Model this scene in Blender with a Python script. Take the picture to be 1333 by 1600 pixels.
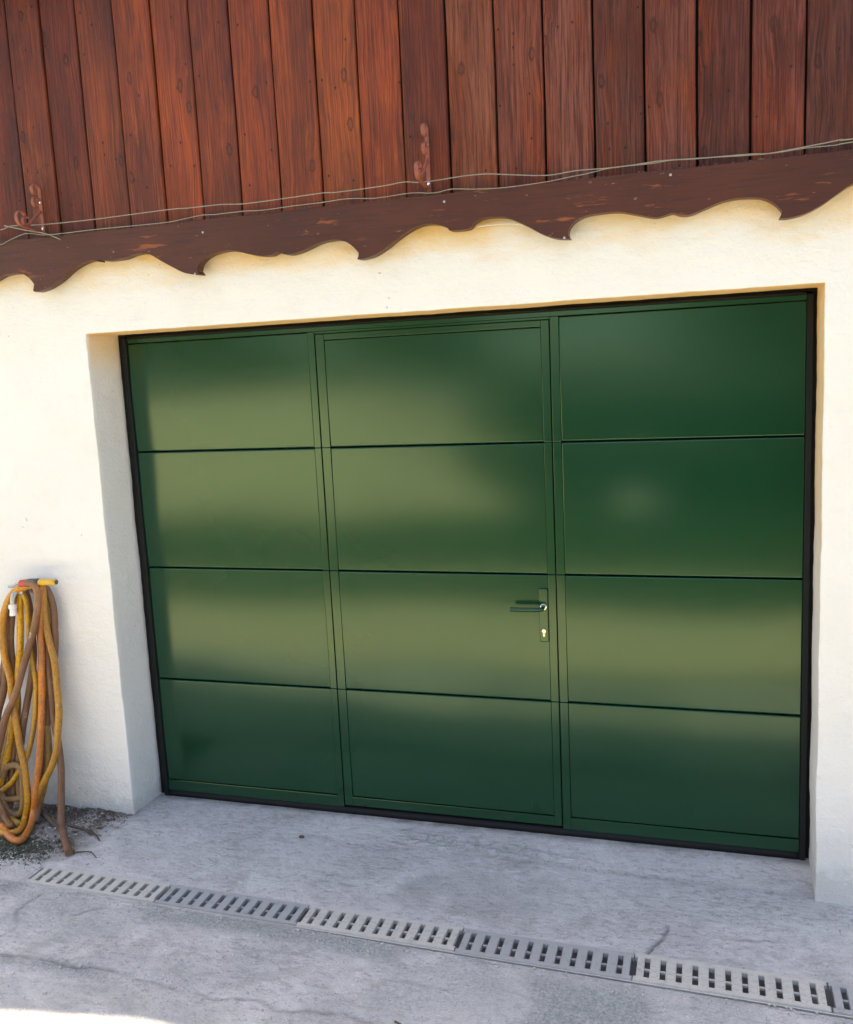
import bpy, bmesh, math, random
import numpy as np
from mathutils import Vector, Matrix, noise

for o in list(bpy.data.objects):
    bpy.data.objects.remove(o, do_unlink=True)
scene = bpy.context.scene
COL = scene.collection
R = math.radians
random.seed(7)
rng = np.random.default_rng(11)

# ------------------------------------------------------------------ camera
cam_d = bpy.data.cameras.new('camera')
cam = bpy.data.objects.new('camera', cam_d); COL.objects.link(cam)
cam_d.sensor_fit = 'HORIZONTAL'; cam_d.sensor_width = 36.0
cam_d.lens = 36.0 * 1426.7 / 1333.0
cam_d.clip_start = 0.05; cam_d.clip_end = 500
_r = Vector((0.95620, 0.28886, -0.04737)); _u = Vector((0.00171, 0.15632, 0.98770)); _f = Vector((-0.29271, 0.94452, -0.14898))
cam.matrix_world = Matrix(((_r.x, _u.x, -_f.x, 2.5332), (_r.y, _u.y, -_f.y, -3.6346), (_r.z, _u.z, -_f.z, 1.9697), (0, 0, 0, 1)))
scene.camera = cam

# ------------------------------------------------------------------ sky, sun, exposure
SUN_EL = R(68.0)
SUN_AZ = R(-48.0)      # from +y (behind the house) towards -x
world = bpy.data.worlds.new('World'); scene.world = world; world.use_nodes = True
wn = world.node_tree.nodes; wl = world.node_tree.links
for n in list(wn): wn.remove(n)
sky = wn.new('ShaderNodeTexSky'); sky.sky_type = 'NISHITA'; sky.sun_disc = False
sky.sun_elevation = SUN_EL; sky.sun_rotation = SUN_AZ
sky.air_density = 1.0; sky.dust_density = 2.2; sky.ozone_density = 1.0
bg = wn.new('ShaderNodeBackground'); bg.inputs['Strength'].default_value = 0.15
wo = wn.new('ShaderNodeOutputWorld')
wl.new(sky.outputs[0], bg.inputs[0]); wl.new(bg.outputs[0], wo.inputs[0])
sd = bpy.data.lights.new('sun', 'SUN'); sd.energy = 4.3; sd.angle = R(0.53); sd.color = (1.0, 0.90, 0.74)
sun = bpy.data.objects.new('sun', sd); COL.objects.link(sun)
to_sun = Vector((math.sin(SUN_AZ) * math.cos(SUN_EL), math.cos(SUN_AZ) * math.cos(SUN_EL), math.sin(SUN_EL)))
sun.rotation_euler = to_sun.to_track_quat('Z', 'Y').to_euler()
sun.location = (0, 4, 9)
scene.view_settings.view_transform = 'Standard'; scene.view_settings.look = 'None'
scene.view_settings.exposure = 1.72; scene.view_settings.gamma = 1.0
scene.view_settings.use_curve_mapping = False
scene.view_settings.use_white_balance = True
scene.view_settings.white_balance_temperature = 7350; scene.view_settings.white_balance_tint = 10
scene.render.engine = 'CYCLES'
cy = scene.cycles
cy.max_bounces = 6; cy.diffuse_bounces = 4; cy.glossy_bounces = 3; cy.transmission_bounces = 1; cy.caustics_reflective = False; cy.caustics_refractive = False
cy.use_adaptive_sampling = True; cy.adaptive_threshold = 0.02; cy.use_denoising = True

# ------------------------------------------------------------------ helpers
def tag(o, label=None, cat=None, group=None, kind=None):
    if label: o['label'] = label
    if cat: o['category'] = cat
    if group: o['group'] = group
    if kind: o['kind'] = kind
    return o
def empty(name, loc=(0, 0, 0)):
    o = bpy.data.objects.new(name, None); COL.objects.link(o); o.location = loc; o.empty_display_size = 0.1
    return o
def link(name, me, mat=None, parent=None, smooth=False):
    o = bpy.data.objects.new(name, me); COL.objects.link(o)
    if mat and not me.materials: me.materials.append(mat)
    if parent:
        o.parent = parent
        o.matrix_parent_inverse = Matrix.Translation(-parent_loc(parent))
    if smooth:
        me.polygons.foreach_set('use_smooth', [True] * len(me.polygons))
    return o
def parent_loc(p):
    v = Vector(p.location)
    while p.parent:
        p = p.parent
        v = v  # parts are built in world coordinates; only roots carry a location
        v += Vector(p.location) if False else Vector((0, 0, 0))
    return v
def mesh_obj(name, verts, faces, mat=None, parent=None, smooth=False):
    me = bpy.data.meshes.new(name); me.from_pydata([tuple(v) for v in verts], [], faces); me.update()
    return link(name, me, mat, parent, smooth)
def bm_obj(name, bm, mat=None, parent=None, smooth=False):
    bmesh.ops.recalc_face_normals(bm, faces=bm.faces[:])
    me = bpy.data.meshes.new(name); bm.to_mesh(me); bm.free()
    return link(name, me, mat, parent, smooth)
def bm_box(bm, x0, x1, y0, y1, z0, z1, bevel=0.0, seg=1):
    v = [bm.verts.new(p) for p in ((x0, y0, z0), (x1, y0, z0), (x1, y1, z0), (x0, y1, z0), (x0, y0, z1), (x1, y0, z1), (x1, y1, z1), (x0, y1, z1))]
    fs = [bm.faces.new([v[i] for i in f]) for f in ((0, 3, 2, 1), (4, 5, 6, 7), (0, 1, 5, 4), (1, 2, 6, 5), (2, 3, 7, 6), (3, 0, 4, 7))]
    if bevel > 0:
        es = list({e for f in fs for e in f.edges})
        bmesh.ops.bevel(bm, geom=es, offset=bevel, segments=seg, profile=0.6, affect='EDGES')
def box(name, x0, x1, y0, y1, z0, z1, mat, parent=None, bevel=0.0, seg=1):
    bm = bmesh.new(); bm_box(bm, x0, x1, y0, y1, z0, z1, bevel, seg)
    return bm_obj(name, bm, mat, parent)
def catmull(pts, n=6, closed=False):
    P = [Vector(p) for p in pts]; out = []
    for i in range(len(P) - 1):
        p0 = P[max(i - 1, 0)]; p1 = P[i]; p2 = P[i + 1]; p3 = P[min(i + 2, len(P) - 1)]
        for k in range(n):
            t = k / n
            out.append(0.5 * ((2 * p1) + (p2 - p0) * t + (2 * p0 - 5 * p1 + 4 * p2 - p3) * t * t + (3 * p1 - p0 - 3 * p2 + p3) * t ** 3))
    out.append(P[-1]); return out
def tube(bm, pts, rad, ns=10, cap=True, radf=None):
    P = [Vector(p) for p in pts]; rings = []
    up = Vector((0, 1, 0.13)).normalized()
    for i, p in enumerate(P):
        t = (P[min(i + 1, len(P) - 1)] - P[max(i - 1, 0)])
        if t.length < 1e-7: t = Vector((0, 0, 1))
        t.normalize()
        a = up - t * up.dot(t)
        if a.length < 1e-4: a = Vector((1, 0, 0)) - t * t.x
        a.normalize(); b = t.cross(a); up = a
        r = rad * (radf(i / (len(P) - 1)) if radf else 1)
        rings.append([bm.verts.new(p + (a * math.cos(k * 2 * math.pi / ns) + b * math.sin(k * 2 * math.pi / ns)) * r) for k in range(ns)])
    for i in range(len(rings) - 1):
        for k in range(ns):
            bm.faces.new((rings[i][k], rings[i][(k + 1) % ns], rings[i + 1][(k + 1) % ns], rings[i + 1][k]))
    if cap:
        bm.faces.new(rings[0][::-1]); bm.faces.new(rings[-1])
def lathe(bm, axis_o, axis_d, prof, ns=20):
    """prof: list of (distance along the axis, radius)"""
    d = Vector(axis_d).normalized(); a = d.orthogonal().normalized(); b = d.cross(a); o = Vector(axis_o); rings = []
    for (h, r) in prof:
        rings.append([bm.verts.new(o + d * h + (a * math.cos(k * 2 * math.pi / ns) + b * math.sin(k * 2 * math.pi / ns)) * max(r, 1e-4)) for k in range(ns)])
    for i in range(len(rings) - 1):
        for k in range(ns):
            bm.faces.new((rings[i][k], rings[i][(k + 1) % ns], rings[i + 1][(k + 1) % ns], rings[i + 1][k]))
    bm.faces.new(rings[0][::-1]); bm.faces.new(rings[-1])

# numpy value noise ------------------------------------------------------
_perm = rng.random((256, 256))
def vnoise(x, y):
    xi = np.floor(x).astype(int); yi = np.floor(y).astype(int); fx = x - xi; fy = y - yi
    fx = fx * fx * (3 - 2 * fx); fy = fy * fy * (3 - 2 * fy)
    g = lambda a, b: _perm[a & 255, b & 255]
    return (g(xi, yi) * (1 - fx) + g(xi + 1, yi) * fx) * (1 - fy) + (g(xi, yi + 1) * (1 - fx) + g(xi + 1, yi + 1) * fx) * fy
def fbm(x, y, octs=4, gain=0.5):
    s = 0; a = 1; t = 0
    for k in range(octs):
        s = s + a * vnoise(x * 2 ** k + 17.3 * k, y * 2 ** k + 9.1 * k); t += a; a *= gain
    return s / t
def seg_dist(X, Y, pts):
    d = np.full(X.shape, 1e9)
    for (ax, ay), (bx, by) in zip(pts[:-1], pts[1:]):
        vx, vy = bx - ax, by - ay; L = vx * vx + vy * vy + 1e-12
        t = np.clip(((X - ax) * vx + (Y - ay) * vy) / L, 0, 1)
        d = np.minimum(d, np.hypot(X - ax - t * vx, Y - ay - t * vy))
    return d
def sstep(a, b, v):
    t = np.clip((v - a) / (b - a), 0, 1); return t * t * (3 - 2 * t)

# ------------------------------------------------------------------ materials
class NT:
    def __init__(s, name):
        s.m = bpy.data.materials.new(name); s.m.use_nodes = True; s.t = s.m.node_tree; s.n = s.t.nodes
        s.b = s.n['Principled BSDF']
    def new(s, t, **kw):
        n = s.n.new(t)
        for k, v in kw.items(): setattr(n, k, v)
        return n
    def li(s, a, b): s.t.links.new(a, b)
    def set(s, node, **kw):
        for k, v in kw.items():
            k = k.replace('_', ' ')
            if hasattr(v, 'is_output') or isinstance(v, bpy.types.NodeSocket): s.li(v, node.inputs[k])
            else: node.inputs[k].default_value = v
        return node
    def coords(s, kind='Object'):
        return s.new('ShaderNodeTexCoord').outputs[kind]
    def mapping(s, vec, scale=(1, 1, 1), loc=(0, 0, 0), rot=(0, 0, 0)):
        n = s.new('ShaderNodeMapping'); s.li(vec, n.inputs['Vector'])
        n.inputs['Scale'].default_value = scale
        if isinstance(loc, bpy.types.NodeSocket): s.li(loc, n.inputs['Location'])
        else: n.inputs['Location'].default_value = loc
        n.inputs['Rotation'].default_value = rot
        return n.outputs[0]
    def noise(s, vec, scale=5, detail=4, rough=0.55, dist=0.0, out=0):
        n = s.new('ShaderNodeTexNoise'); s.li(vec, n.inputs['Vector'])
        s.set(n, Scale=scale, Detail=detail, Roughness=rough, Distortion=dist); return n.outputs[out]
    def vor(s, vec, scale=5, feature='F1', rand=1.0, out='Distance', dims='3D'):
        n = s.new('ShaderNodeTexVoronoi', feature=feature, voronoi_dimensions=dims); s.li(vec, n.inputs['Vector'])
        n.inputs['Scale'].default_value = scale; n.inputs['Randomness'].default_value = rand; return n.outputs[out]
    def ramp(s, v, stops, interp='LINEAR'):
        n = s.new('ShaderNodeValToRGB'); s.li(v, n.inputs[0]); e = n.color_ramp.elements; n.color_ramp.interpolation = interp
        while len(e) < len(stops): e.new(0.5)
        for el, (p, c) in zip(e, stops):
            el.position = p; el.color = (c, c, c, 1) if isinstance(c, (int, float)) else (*c, 1)
        return n.outputs[0]
    def mix(s, fac, a, b, mode='MIX'):
        n = s.new('ShaderNodeMix', data_type='RGBA', blend_type=mode)
        for i, v in ((0, fac), (6, a), (7, b)):
            if isinstance(v, bpy.types.NodeSocket): s.li(v, n.inputs[i])
            elif isinstance(v, (int, float)): n.inputs[i].default_value = v if i == 0 else (v, v, v, 1)
            else: n.inputs[i].default_value = (*v, 1)
        return n.outputs[2]
    def math(s, op, a, b=0.0, c=None, clamp=False):
        n = s.new('ShaderNodeMath', operation=op, use_clamp=clamp)
        for i, v in enumerate((a, b) if c is None else (a, b, c)):
            if isinstance(v, bpy.types.NodeSocket): s.li(v, n.inputs[i])
            else: n.inputs[i].default_value = v
        return n.outputs[0]
    def bump(s, h, strength=0.3, dist=0.01, normal=None):
        n = s.new('ShaderNodeBump'); s.li(h, n.inputs['Height']); n.inputs['Strength'].default_value = strength; n.inputs['Distance'].default_value = dist
        if normal: s.li(normal, n.inputs['Normal'])
        return n.outputs[0]
    def attr(s, name, out='Color'):
        n = s.new('ShaderNodeAttribute', attribute_name=name); return n.outputs[out]
    def sep(s, v):
        n = s.new('ShaderNodeSeparateXYZ'); s.li(v, n.inputs[0]); return n.outputs
    def comb(s, x=0.0, y=0.0, z=0.0):
        n = s.new('ShaderNodeCombineXYZ')
        for i, v in enumerate((x, y, z)):
            if isinstance(v, bpy.types.NodeSocket): s.li(v, n.inputs[i])
            else: n.inputs[i].default_value = v
        return n.outputs[0]
    def vadd(s, a, b):
        n = s.new('ShaderNodeVectorMath', operation='ADD'); s.li(a, n.inputs[0]); s.li(b, n.inputs[1]); return n.outputs[0]
    def out(s, color=None, rough=None, normal=None, **kw):
        for k, v in (('Base Color', color), ('Roughness', rough), ('Normal', normal)):
            if v is None: continue
            if isinstance(v, bpy.types.NodeSocket): s.li(v, s.b.inputs[k])
            elif isinstance(v, (int, float)): s.b.inputs[k].default_value = v
            else: s.b.inputs[k].default_value = (*v, 1)
        for k, v in kw.items(): s.b.inputs[k.replace('_', ' ')].default_value = v
        return s.m

def m_paint_green():
    t = NT('green_paint'); c = t.coords()
    n = t.noise(c, 1.3, 3)
    col = t.mix(n, (0.0018, 0.031, 0.0145), (0.0028, 0.037, 0.0175))
    d = t.noise(t.mapping(c, (1, 1, 6)), 9, 4, 0.6)
    rg = t.ramp(d, [(0.3, 0.145), (0.75, 0.185)])
    fine = t.noise(c, 420, 2)
    streak = t.noise(t.mapping(c, (0.8, 1, 30)), 14, 3)
    h = t.math('ADD', t.math('MULTIPLY', fine, 0.25), t.math('MULTIPLY', streak, 0.6))
    return t.out(col, rg, t.bump(h, 0.03, 0.001), Specular_IOR_Level=0.72, Specular_Tint=(0.74, 1.0, 0.70, 1))
def m_flat(name, col, rough=0.5, metal=0.0, var=0.12, scale=30, bump=0.1):
    t = NT(name); c = t.coords(); n = t.noise(c, scale, 4)
    lo = tuple(v * (1 - var) for v in col); hi = tuple(min(1, v * (1 + var)) for v in col)
    return t.out(t.mix(n, lo, hi), rough, t.bump(n, bump, 0.004), Metallic=metal, Specular_IOR_Level=0.2 if max(col) < 0.03 else 0.5)
def m_plaster():
    t = NT('plaster'); c = t.coords()
    big = t.noise(c, 1.7, 4, 0.6); mid = t.noise(c, 9, 5, 0.6); fine = t.noise(c, 70, 4, 0.65)
    col = t.mix(t.ramp(big, [(0.3, 0), (0.7, 1)]), (0.775, 0.752, 0.718), (0.825, 0.808, 0.782))
    col = t.mix(t.ramp(mid, [(0.55, 0), (0.8, 0.35)]), col, (0.70, 0.66, 0.60))
    # ochre colour for warm ground bounce, painted under the fascia and on the lintel
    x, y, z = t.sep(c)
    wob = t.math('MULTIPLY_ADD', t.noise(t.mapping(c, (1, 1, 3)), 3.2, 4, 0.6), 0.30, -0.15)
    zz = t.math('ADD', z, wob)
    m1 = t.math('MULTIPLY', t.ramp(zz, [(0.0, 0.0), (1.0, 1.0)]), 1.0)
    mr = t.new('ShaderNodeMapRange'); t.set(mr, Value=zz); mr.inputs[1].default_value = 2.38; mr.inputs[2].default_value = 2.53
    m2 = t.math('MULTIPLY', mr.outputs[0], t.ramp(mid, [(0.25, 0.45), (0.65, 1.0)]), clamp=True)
    bounce_tint = (0.82, 0.54, 0.20)
    col = t.mix(m2, col, bounce_tint)
    att = t.attr('bounce_tint', 'Fac')
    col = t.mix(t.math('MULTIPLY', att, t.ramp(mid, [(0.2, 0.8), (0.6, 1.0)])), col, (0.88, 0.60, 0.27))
    # stains and splash dirt near the ground with ragged top
    mg = t.new('ShaderNodeMapRange'); t.set(mg, Value=t.math('ADD', z, t.math('MULTIPLY_ADD', t.noise(c, 14, 5, 0.7), -0.30, 0.11))); mg.inputs[1].default_value = 0.0; mg.inputs[2].default_value = 0.07; mg.inputs[3].default_value = 0.30; mg.inputs[4].default_value = 0.0
    col = t.mix(mg.outputs[0], col, (0.36, 0.33, 0.30))
    sp = t.vor(c, 23); spn = t.noise(c, 4.0, 3)
    spots = t.math('MULTIPLY', t.ramp(sp, [(0.05, 1.0), (0.11, 0.0)]), t.ramp(spn, [(0.56, 0), (0.66, 0.6)]))
    col = t.mix(spots, col, (0.45, 0.40, 0.36))
    lowm = t.new('ShaderNodeMapRange'); t.set(lowm, Value=z); lowm.inputs[1].default_value = 0.02; lowm.inputs[2].default_value = 0.4; lowm.inputs[3].default_value = 1.0; lowm.inputs[4].default_value = 0.12
    trowel = t.noise(t.mapping(c, (1, 1, 2.2)), 6, 5, 0.6, 0.4)
    h = t.math('ADD', t.math('MULTIPLY', trowel, 1.0), t.math('MULTIPLY', fine, 0.5))
    h = t.math('ADD', h, t.math('MULTIPLY', t.math('MULTIPLY', t.noise(c, 34, 6, 0.75), lowm.outputs[0]), 2.2))
    h = t.math('SUBTRACT', h, t.math('MULTIPLY', spots, 1.2))
    return t.out(col, 0.9, t.bump(h, 0.65, 0.012), Specular_IOR_Level=0.2)
def m_wood():
    t = NT('stained_boards'); c = t.coords()
    oi = t.new('ShaderNodeObjectInfo'); rnd = oi.outputs['Random']; wear = oi.outputs['Alpha']
    ocol = oi.outputs['Color']
    off = t.comb(t.math('MULTIPLY', rnd, 37.0), t.math('MULTIPLY', rnd, 11.0), t.math('MULTIPLY', rnd, 53.0))
    v = t.vadd(c, off)
    # knots first: they bend the grain
    vs = t.sep(v); kv = t.comb(t.math('MULTIPLY', vs[0], 6.0), t.math('MULTIPLY', vs[2], 2.9), 0.0); kd = t.vor(kv, 1.0, dims='2D')
    ksel = t.ramp(t.sep(t.vor(kv, 1.0, out='Color', dims='2D'))[0], [(0.52, 0.0), (0.54, 1.0)])
    kd = t.math('ADD', kd, t.math('SUBTRACT', 1.0, ksel))
    kd = t.math('ADD', kd, t.math('MULTIPLY_ADD', t.noise(v, 60, 2), 0.07, -0.035))
    knot = t.ramp(kd, [(0.0, 0.35), (0.035, 0.45), (0.055, 1.0), (0.085, 0.0)])
    bend = t.ramp(kd, [(0.0, 1.0), (0.42, 0.0)])
    x, y, z = t.sep(v)
    warp = t.noise(t.mapping(v, (2.0, 1, 0.7)), 1.6, 3, 0.5)
    gx = t.math('ADD', t.math('ADD', t.math('MULTIPLY', x, 1.0), t.math('MULTIPLY', warp, 0.016)), t.math('MULTIPLY', bend, 0.012))
    gv = t.comb(gx, y, t.math('MULTIPLY', z, 0.035))
    rings = t.noise(gv, 135, 3, 0.62); fib = t.noise(t.comb(gx, y, t.math('MULTIPLY', z, 0.008)), 290, 4, 0.75)
    big = t.noise(t.mapping(v, (3.0, 1, 0.75)), 1.9, 4, 0.6)
    blot = t.noise(t.mapping(v, (9, 1, 2.2)), 1.6, 5, 0.65)
    base = t.mix(t.ramp(big, [(0.33, 0), (0.66, 1)]), (0.090, 0.0150, 0.0050), (0.300, 0.0515, 0.0090))
    base = t.mix(t.ramp(blot, [(0.57, 0.0), (0.74, 0.7)]), base, (0.40, 0.088, 0.015))
    base = t.mix(t.ramp(rings, [(0.36, 0.5), (0.52, 0.0)]), base, (0.050, 0.011, 0.006))
    base = t.mix(t.ramp(fib, [(0.40, 0.7), (0.56, 0.0)]), base, (0.045, 0.011, 0.007))
    # grey weathered lasur, amount set per board
    wmask = t.math('MULTIPLY', wear, t.ramp(t.noise(t.mapping(v, (4, 1, 0.9)), 2.4, 5, 0.65), [(0.40, 0.05), (0.60, 1.0)]), clamp=True)
    base = t.mix(wmask, base, t.mix(t.ramp(rings, [(0.36, 0), (0.6, 1)]), (0.080, 0.0185, 0.0115), (0.215, 0.066, 0.044)))
    fs = t.noise(t.comb(gx, y, t.math('MULTIPLY', z, 0.02)), 210, 4, 0.8)
    base = t.mix(t.math('MULTIPLY', t.ramp(fs, [(0.36, 0.95), (0.47, 0.0)]), t.math('MULTIPLY_ADD', wear, 0.70, 0.12)), base, (0.030, 0.0085, 0.006))
    base = t.mix(t.math('MULTIPLY', t.ramp(fs, [(0.56, 0.0), (0.68, 0.6)]), t.math('MULTIPLY_ADD', wear, 0.6, 0.2)), base, (0.36, 0.105, 0.056))
    smudge = t.noise(t.mapping(v, (7, 1, 3.5)), 2.1, 4, 0.6)
    base = t.mix(t.ramp(smudge, [(0.62, 0), (0.74, 0.55)]), base, (0.030, 0.016, 0.014))
    base = t.mix(t.math('MULTIPLY', knot, 0.85), base, (0.050, 0.014, 0.007))
    hv = t.comb(t.math('MULTIPLY', vs[0], 19.0), t.math('MULTIPLY', vs[2], 14.0), 0.0); nd = t.vor(hv, 1.0, dims='2D'); hsel = t.ramp(t.sep(t.vor(hv, 1.0, out='Color', dims='2D'))[0], [(0.86, 0.0), (0.87, 1.0)]); hole = t.math('MULTIPLY', hsel, t.ramp(nd, [(0.045, 1.0), (0.08, 0.0)]))
    base = t.mix(t.math('MULTIPLY', hole, 0.85), base, (0.012, 0.007, 0.006))
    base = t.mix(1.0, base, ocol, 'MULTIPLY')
    h = t.math('ADD', t.math('MULTIPLY', rings, 0.6), t.math('MULTIPLY', fs, 1.2))
    h = t.math('MULTIPLY', h, t.math('MULTIPLY_ADD', wear, 1.5, 0.5))
    h = t.math('SUBTRACT', h, t.math('MULTIPLY', hole, 0.6))
    h = t.math('ADD', h, t.math('MULTIPLY', knot, 0.5))
    return t.out(base, t.math('MULTIPLY_ADD', wear, 0.12, 0.50), t.bump(h, 0.9, 0.006), Specular_IOR_Level=0.32)
def m_fascia():
    t = NT('dark_stained_fascia'); c = t.coords()
    g = t.noise(t.mapping(c, (1.1, 1, 22)), 4, 5, 0.65, 0.5); f = t.noise(t.mapping(c, (2.5, 1, 60)), 6, 4, 0.7)
    big = t.noise(c, 2.2, 3)
    col = t.mix(t.ramp(big, [(0.3, 0), (0.7, 1)]), (0.056, 0.0152, 0.0080), (0.084, 0.0222, 0.0112))
    col = t.mix(t.ramp(g, [(0.36, 0.6), (0.5, 0.0)]), col, (0.036, 0.015, 0.011))
    sc = t.noise(t.mapping(c, (7, 1, 42)), 1.0, 5, 0.6)
    bare = t.math('MULTIPLY', t.ramp(sc, [(0.615, 0), (0.68, 0.75)]), t.ramp(t.noise(c, 3.3, 3), [(0.45, 0), (0.55, 1)]))
    col = t.mix(bare, col, (0.30, 0.085, 0.022))
    lt = t.noise(t.mapping(c, (16, 1, 60)), 1.5, 3); col = t.mix(t.ramp(lt, [(0.71, 0), (0.75, 0.7)]), col, (0.30, 0.20, 0.14))
    h = t.math('SUBTRACT', t.math('ADD', g, t.math('MULTIPLY', f, 0.6)), t.math('MULTIPLY', bare, 0.5))
    return t.out(col, 0.40, t.bump(h, 0.6, 0.004), Specular_IOR_Level=0.30)
def m_ground():
    t = NT('old_concrete'); c = t.coords(); m = t.attr('mask'); sp = t.new('ShaderNodeSeparateColor'); t.li(m, sp.inputs[0])
    soil, rough, dark = sp.outputs[0], sp.outputs[1], sp.outputs[2]
    big = t.noise(c, 1.5, 5, 0.6); mid = t.noise(c, 7, 6, 0.65, 0.6); fine = t.noise(t.mapping(c, (0.55, 1, 1)), 46, 5, 0.7, 0.4); grit = t.noise(c, 240, 3, 0.7)
    col = t.mix(t.ramp(big, [(0.32, 0), (0.68, 1)]), (0.52, 0.487, 0.478), (0.61, 0.575, 0.563))
    col = t.mix(t.ramp(mid, [(0.46, 0.0), (0.60, 0.6)]), col, (0.66, 0.63, 0.615))
    col = t.mix(t.ramp(t.noise(c, 3.6, 6, 0.7, 1.0), [(0.55, 0.0), (0.66, 0.6)]), col, (0.42, 0.395, 0.38))
    col = t.mix(t.ramp(fine, [(0.36, 0.5), (0.47, 0.0)]), col, (0.29, 0.28, 0.28))
    col = t.mix(t.ramp(fine, [(0.6, 0.0), (0.75, 0.6)]), col, (0.70, 0.68, 0.675))
    col = t.mix(t.ramp(grit, [(0.60, 0.0), (0.70, 0.75)]), col, (0.80, 0.78, 0.76))
    ag = t.vor(c, 120); agc = t.sep(t.vor(c, 120, out='Color'))[0]
    col = t.mix(t.math('MULTIPLY', t.ramp(ag, [(0.22, 1.0), (0.34, 0.0)]), t.ramp(agc, [(0.80, 0.0), (0.84, 0.75)])), col, (0.82, 0.79, 0.76))
    pit = t.math('MULTIPLY', t.ramp(ag, [(0.18, 1.0), (0.30, 0.0)]), t.ramp(agc, [(0.10, 0.85), (0.14, 0.0)]))
    col = t.mix(pit, col, (0.16, 0.15, 0.145))
    wr = t.noise(t.mapping(c, (0.6, 1.25, 1), rot=(0, 0, 0.25)), 24, 6, 0.75, 0.8); wm = t.ramp(t.noise(c, 2.3, 4, 0.6), [(0.44, 0.0), (0.60, 1.0)]); col = t.mix(t.math('MULTIPLY', wm, t.ramp(wr, [(0.40, 0.6), (0.48, 0.0)])), col, (0.33, 0.31, 0.30)); col = t.mix(t.math('MULTIPLY', t.math('SUBTRACT', 1.0, wm), t.ramp(wr, [(0.52, 0.0), (0.62, 0.45)])), col, (0.72, 0.685, 0.665))
    rs = t.mix(t.ramp(t.noise(c, 95, 4, 0.7), [(0.36, 0.0), (0.62, 1.0)]), (0.34, 0.395, 0.385), (0.80, 0.765, 0.74))
    col = t.mix(t.math('MULTIPLY', rough, 0.85), col, rs)
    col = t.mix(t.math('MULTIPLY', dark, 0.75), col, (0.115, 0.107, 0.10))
    # slab left of the drain: loose soil, dead moss, ash-grey grit
    sn = t.noise(c, 11, 5, 0.65); sc_ = t.mix(t.ramp(sn, [(0.38, 0), (0.62, 1)]), (0.12, 0.112, 0.088), (0.34, 0.315, 0.29))
    sc_ = t.mix(t.ramp(t.noise(c, 130, 3, 0.7), [(0.55, 0), (0.7, 0.7)]), sc_, (0.38, 0.36, 0.335))
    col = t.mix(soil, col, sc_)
    h = t.math('ADD', t.math('MULTIPLY', fine, 0.9), t.math('MULTIPLY', grit, t.math('MULTIPLY_ADD', rough, 1.3, 0.45)))
    h = t.math('ADD', h, t.math('MULTIPLY', mid, 1.2)); h = t.math('SUBTRACT', h, t.math('MULTIPLY', pit, 0.8)); h = t.math('ADD', h, t.math('MULTIPLY', t.math('MULTIPLY', wr, wm), 0.9))
    h = t.math('ADD', h, t.math('MULTIPLY', t.math('MULTIPLY', sn, soil), 2.0))
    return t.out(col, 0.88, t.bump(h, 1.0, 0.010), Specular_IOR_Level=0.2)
def m_hose():
    t = NT('dirty_yellow_hose'); c = t.coords(); oi = t.new('ShaderNodeObjectInfo'); dirt = oi.outputs['Alpha']
    n = t.noise(t.mapping(c, (1, 1, 0.55)), 7, 5, 0.65); sp = t.noise(c, 75, 4, 0.7)
    d = t.math('ADD', t.math('MULTIPLY_ADD', n, 2.2, -1.02), dirt, clamp=True)
    col = t.mix(d, oi.outputs['Color'], (0.165, 0.075, 0.040))
    col = t.mix(t.ramp(sp, [(0.36, 0.55), (0.52, 0.0)]), col, (0.13, 0.066, 0.032))
    col = t.mix(t.ramp(t.noise(c, 24, 3), [(0.68, 0), (0.73, 0.8)]), col, (0.50, 0.42, 0.36))
    return t.out(col, t.math('MULTIPLY_ADD', d, 0.3, 0.30), t.bump(sp, 0.12, 0.002), Specular_IOR_Level=0.5)
def m_grate(name, lo, hi):
    t = NT(name); c = t.coords(); oi = t.new('ShaderNodeObjectInfo')
    v = t.vadd(c, t.comb(t.math('MULTIPLY', oi.outputs['Random'], 20.0), 0.0, 0.0))
    n = t.noise(v, 12, 5, 0.65); f = t.noise(v, 190, 3, 0.7)
    col = t.mix(n, lo, hi); col = t.mix(t.ramp(t.noise(v, 26, 5, 0.7), [(0.53, 0), (0.72, 0.6)]), col, tuple(a * 0.62 for a in lo))
    col = t.mix(t.ramp(f, [(0.3, 0.4), (0.45, 0.0)]), col, tuple(a * 0.55 for a in lo))
    return t.out(col, 0.72, t.bump(f, 0.2, 0.002), Specular_IOR_Level=0.3)
def m_leaf(name, lo, hi):
    t = NT(name); c = t.coords(); n = t.noise(c, 3.0, 3); n2 = t.noise(c, 40, 2)
    return t.out(t.mix(t.math('ADD', t.math('MULTIPLY', n, 0.6), t.math('MULTIPLY', n2, 0.4)), lo, hi), 0.6)
def m_yellow_rust(name, col, rough=0.45):
    t = NT(name); c = t.coords(); n = t.noise(c, 60, 5, 0.7); big = t.noise(c, 12, 3)
    cc = t.mix(t.ramp(n, [(0.55, 0), (0.7, 0.8)]), col, tuple(v * 0.45 for v in col))
    cc = t.mix(t.ramp(big, [(0.55, 0), (0.7, 0.5)]), cc, (0.13, 0.075, 0.055))
    return t.out(cc, rough, t.bump(n, 0.15, 0.002))

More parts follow.
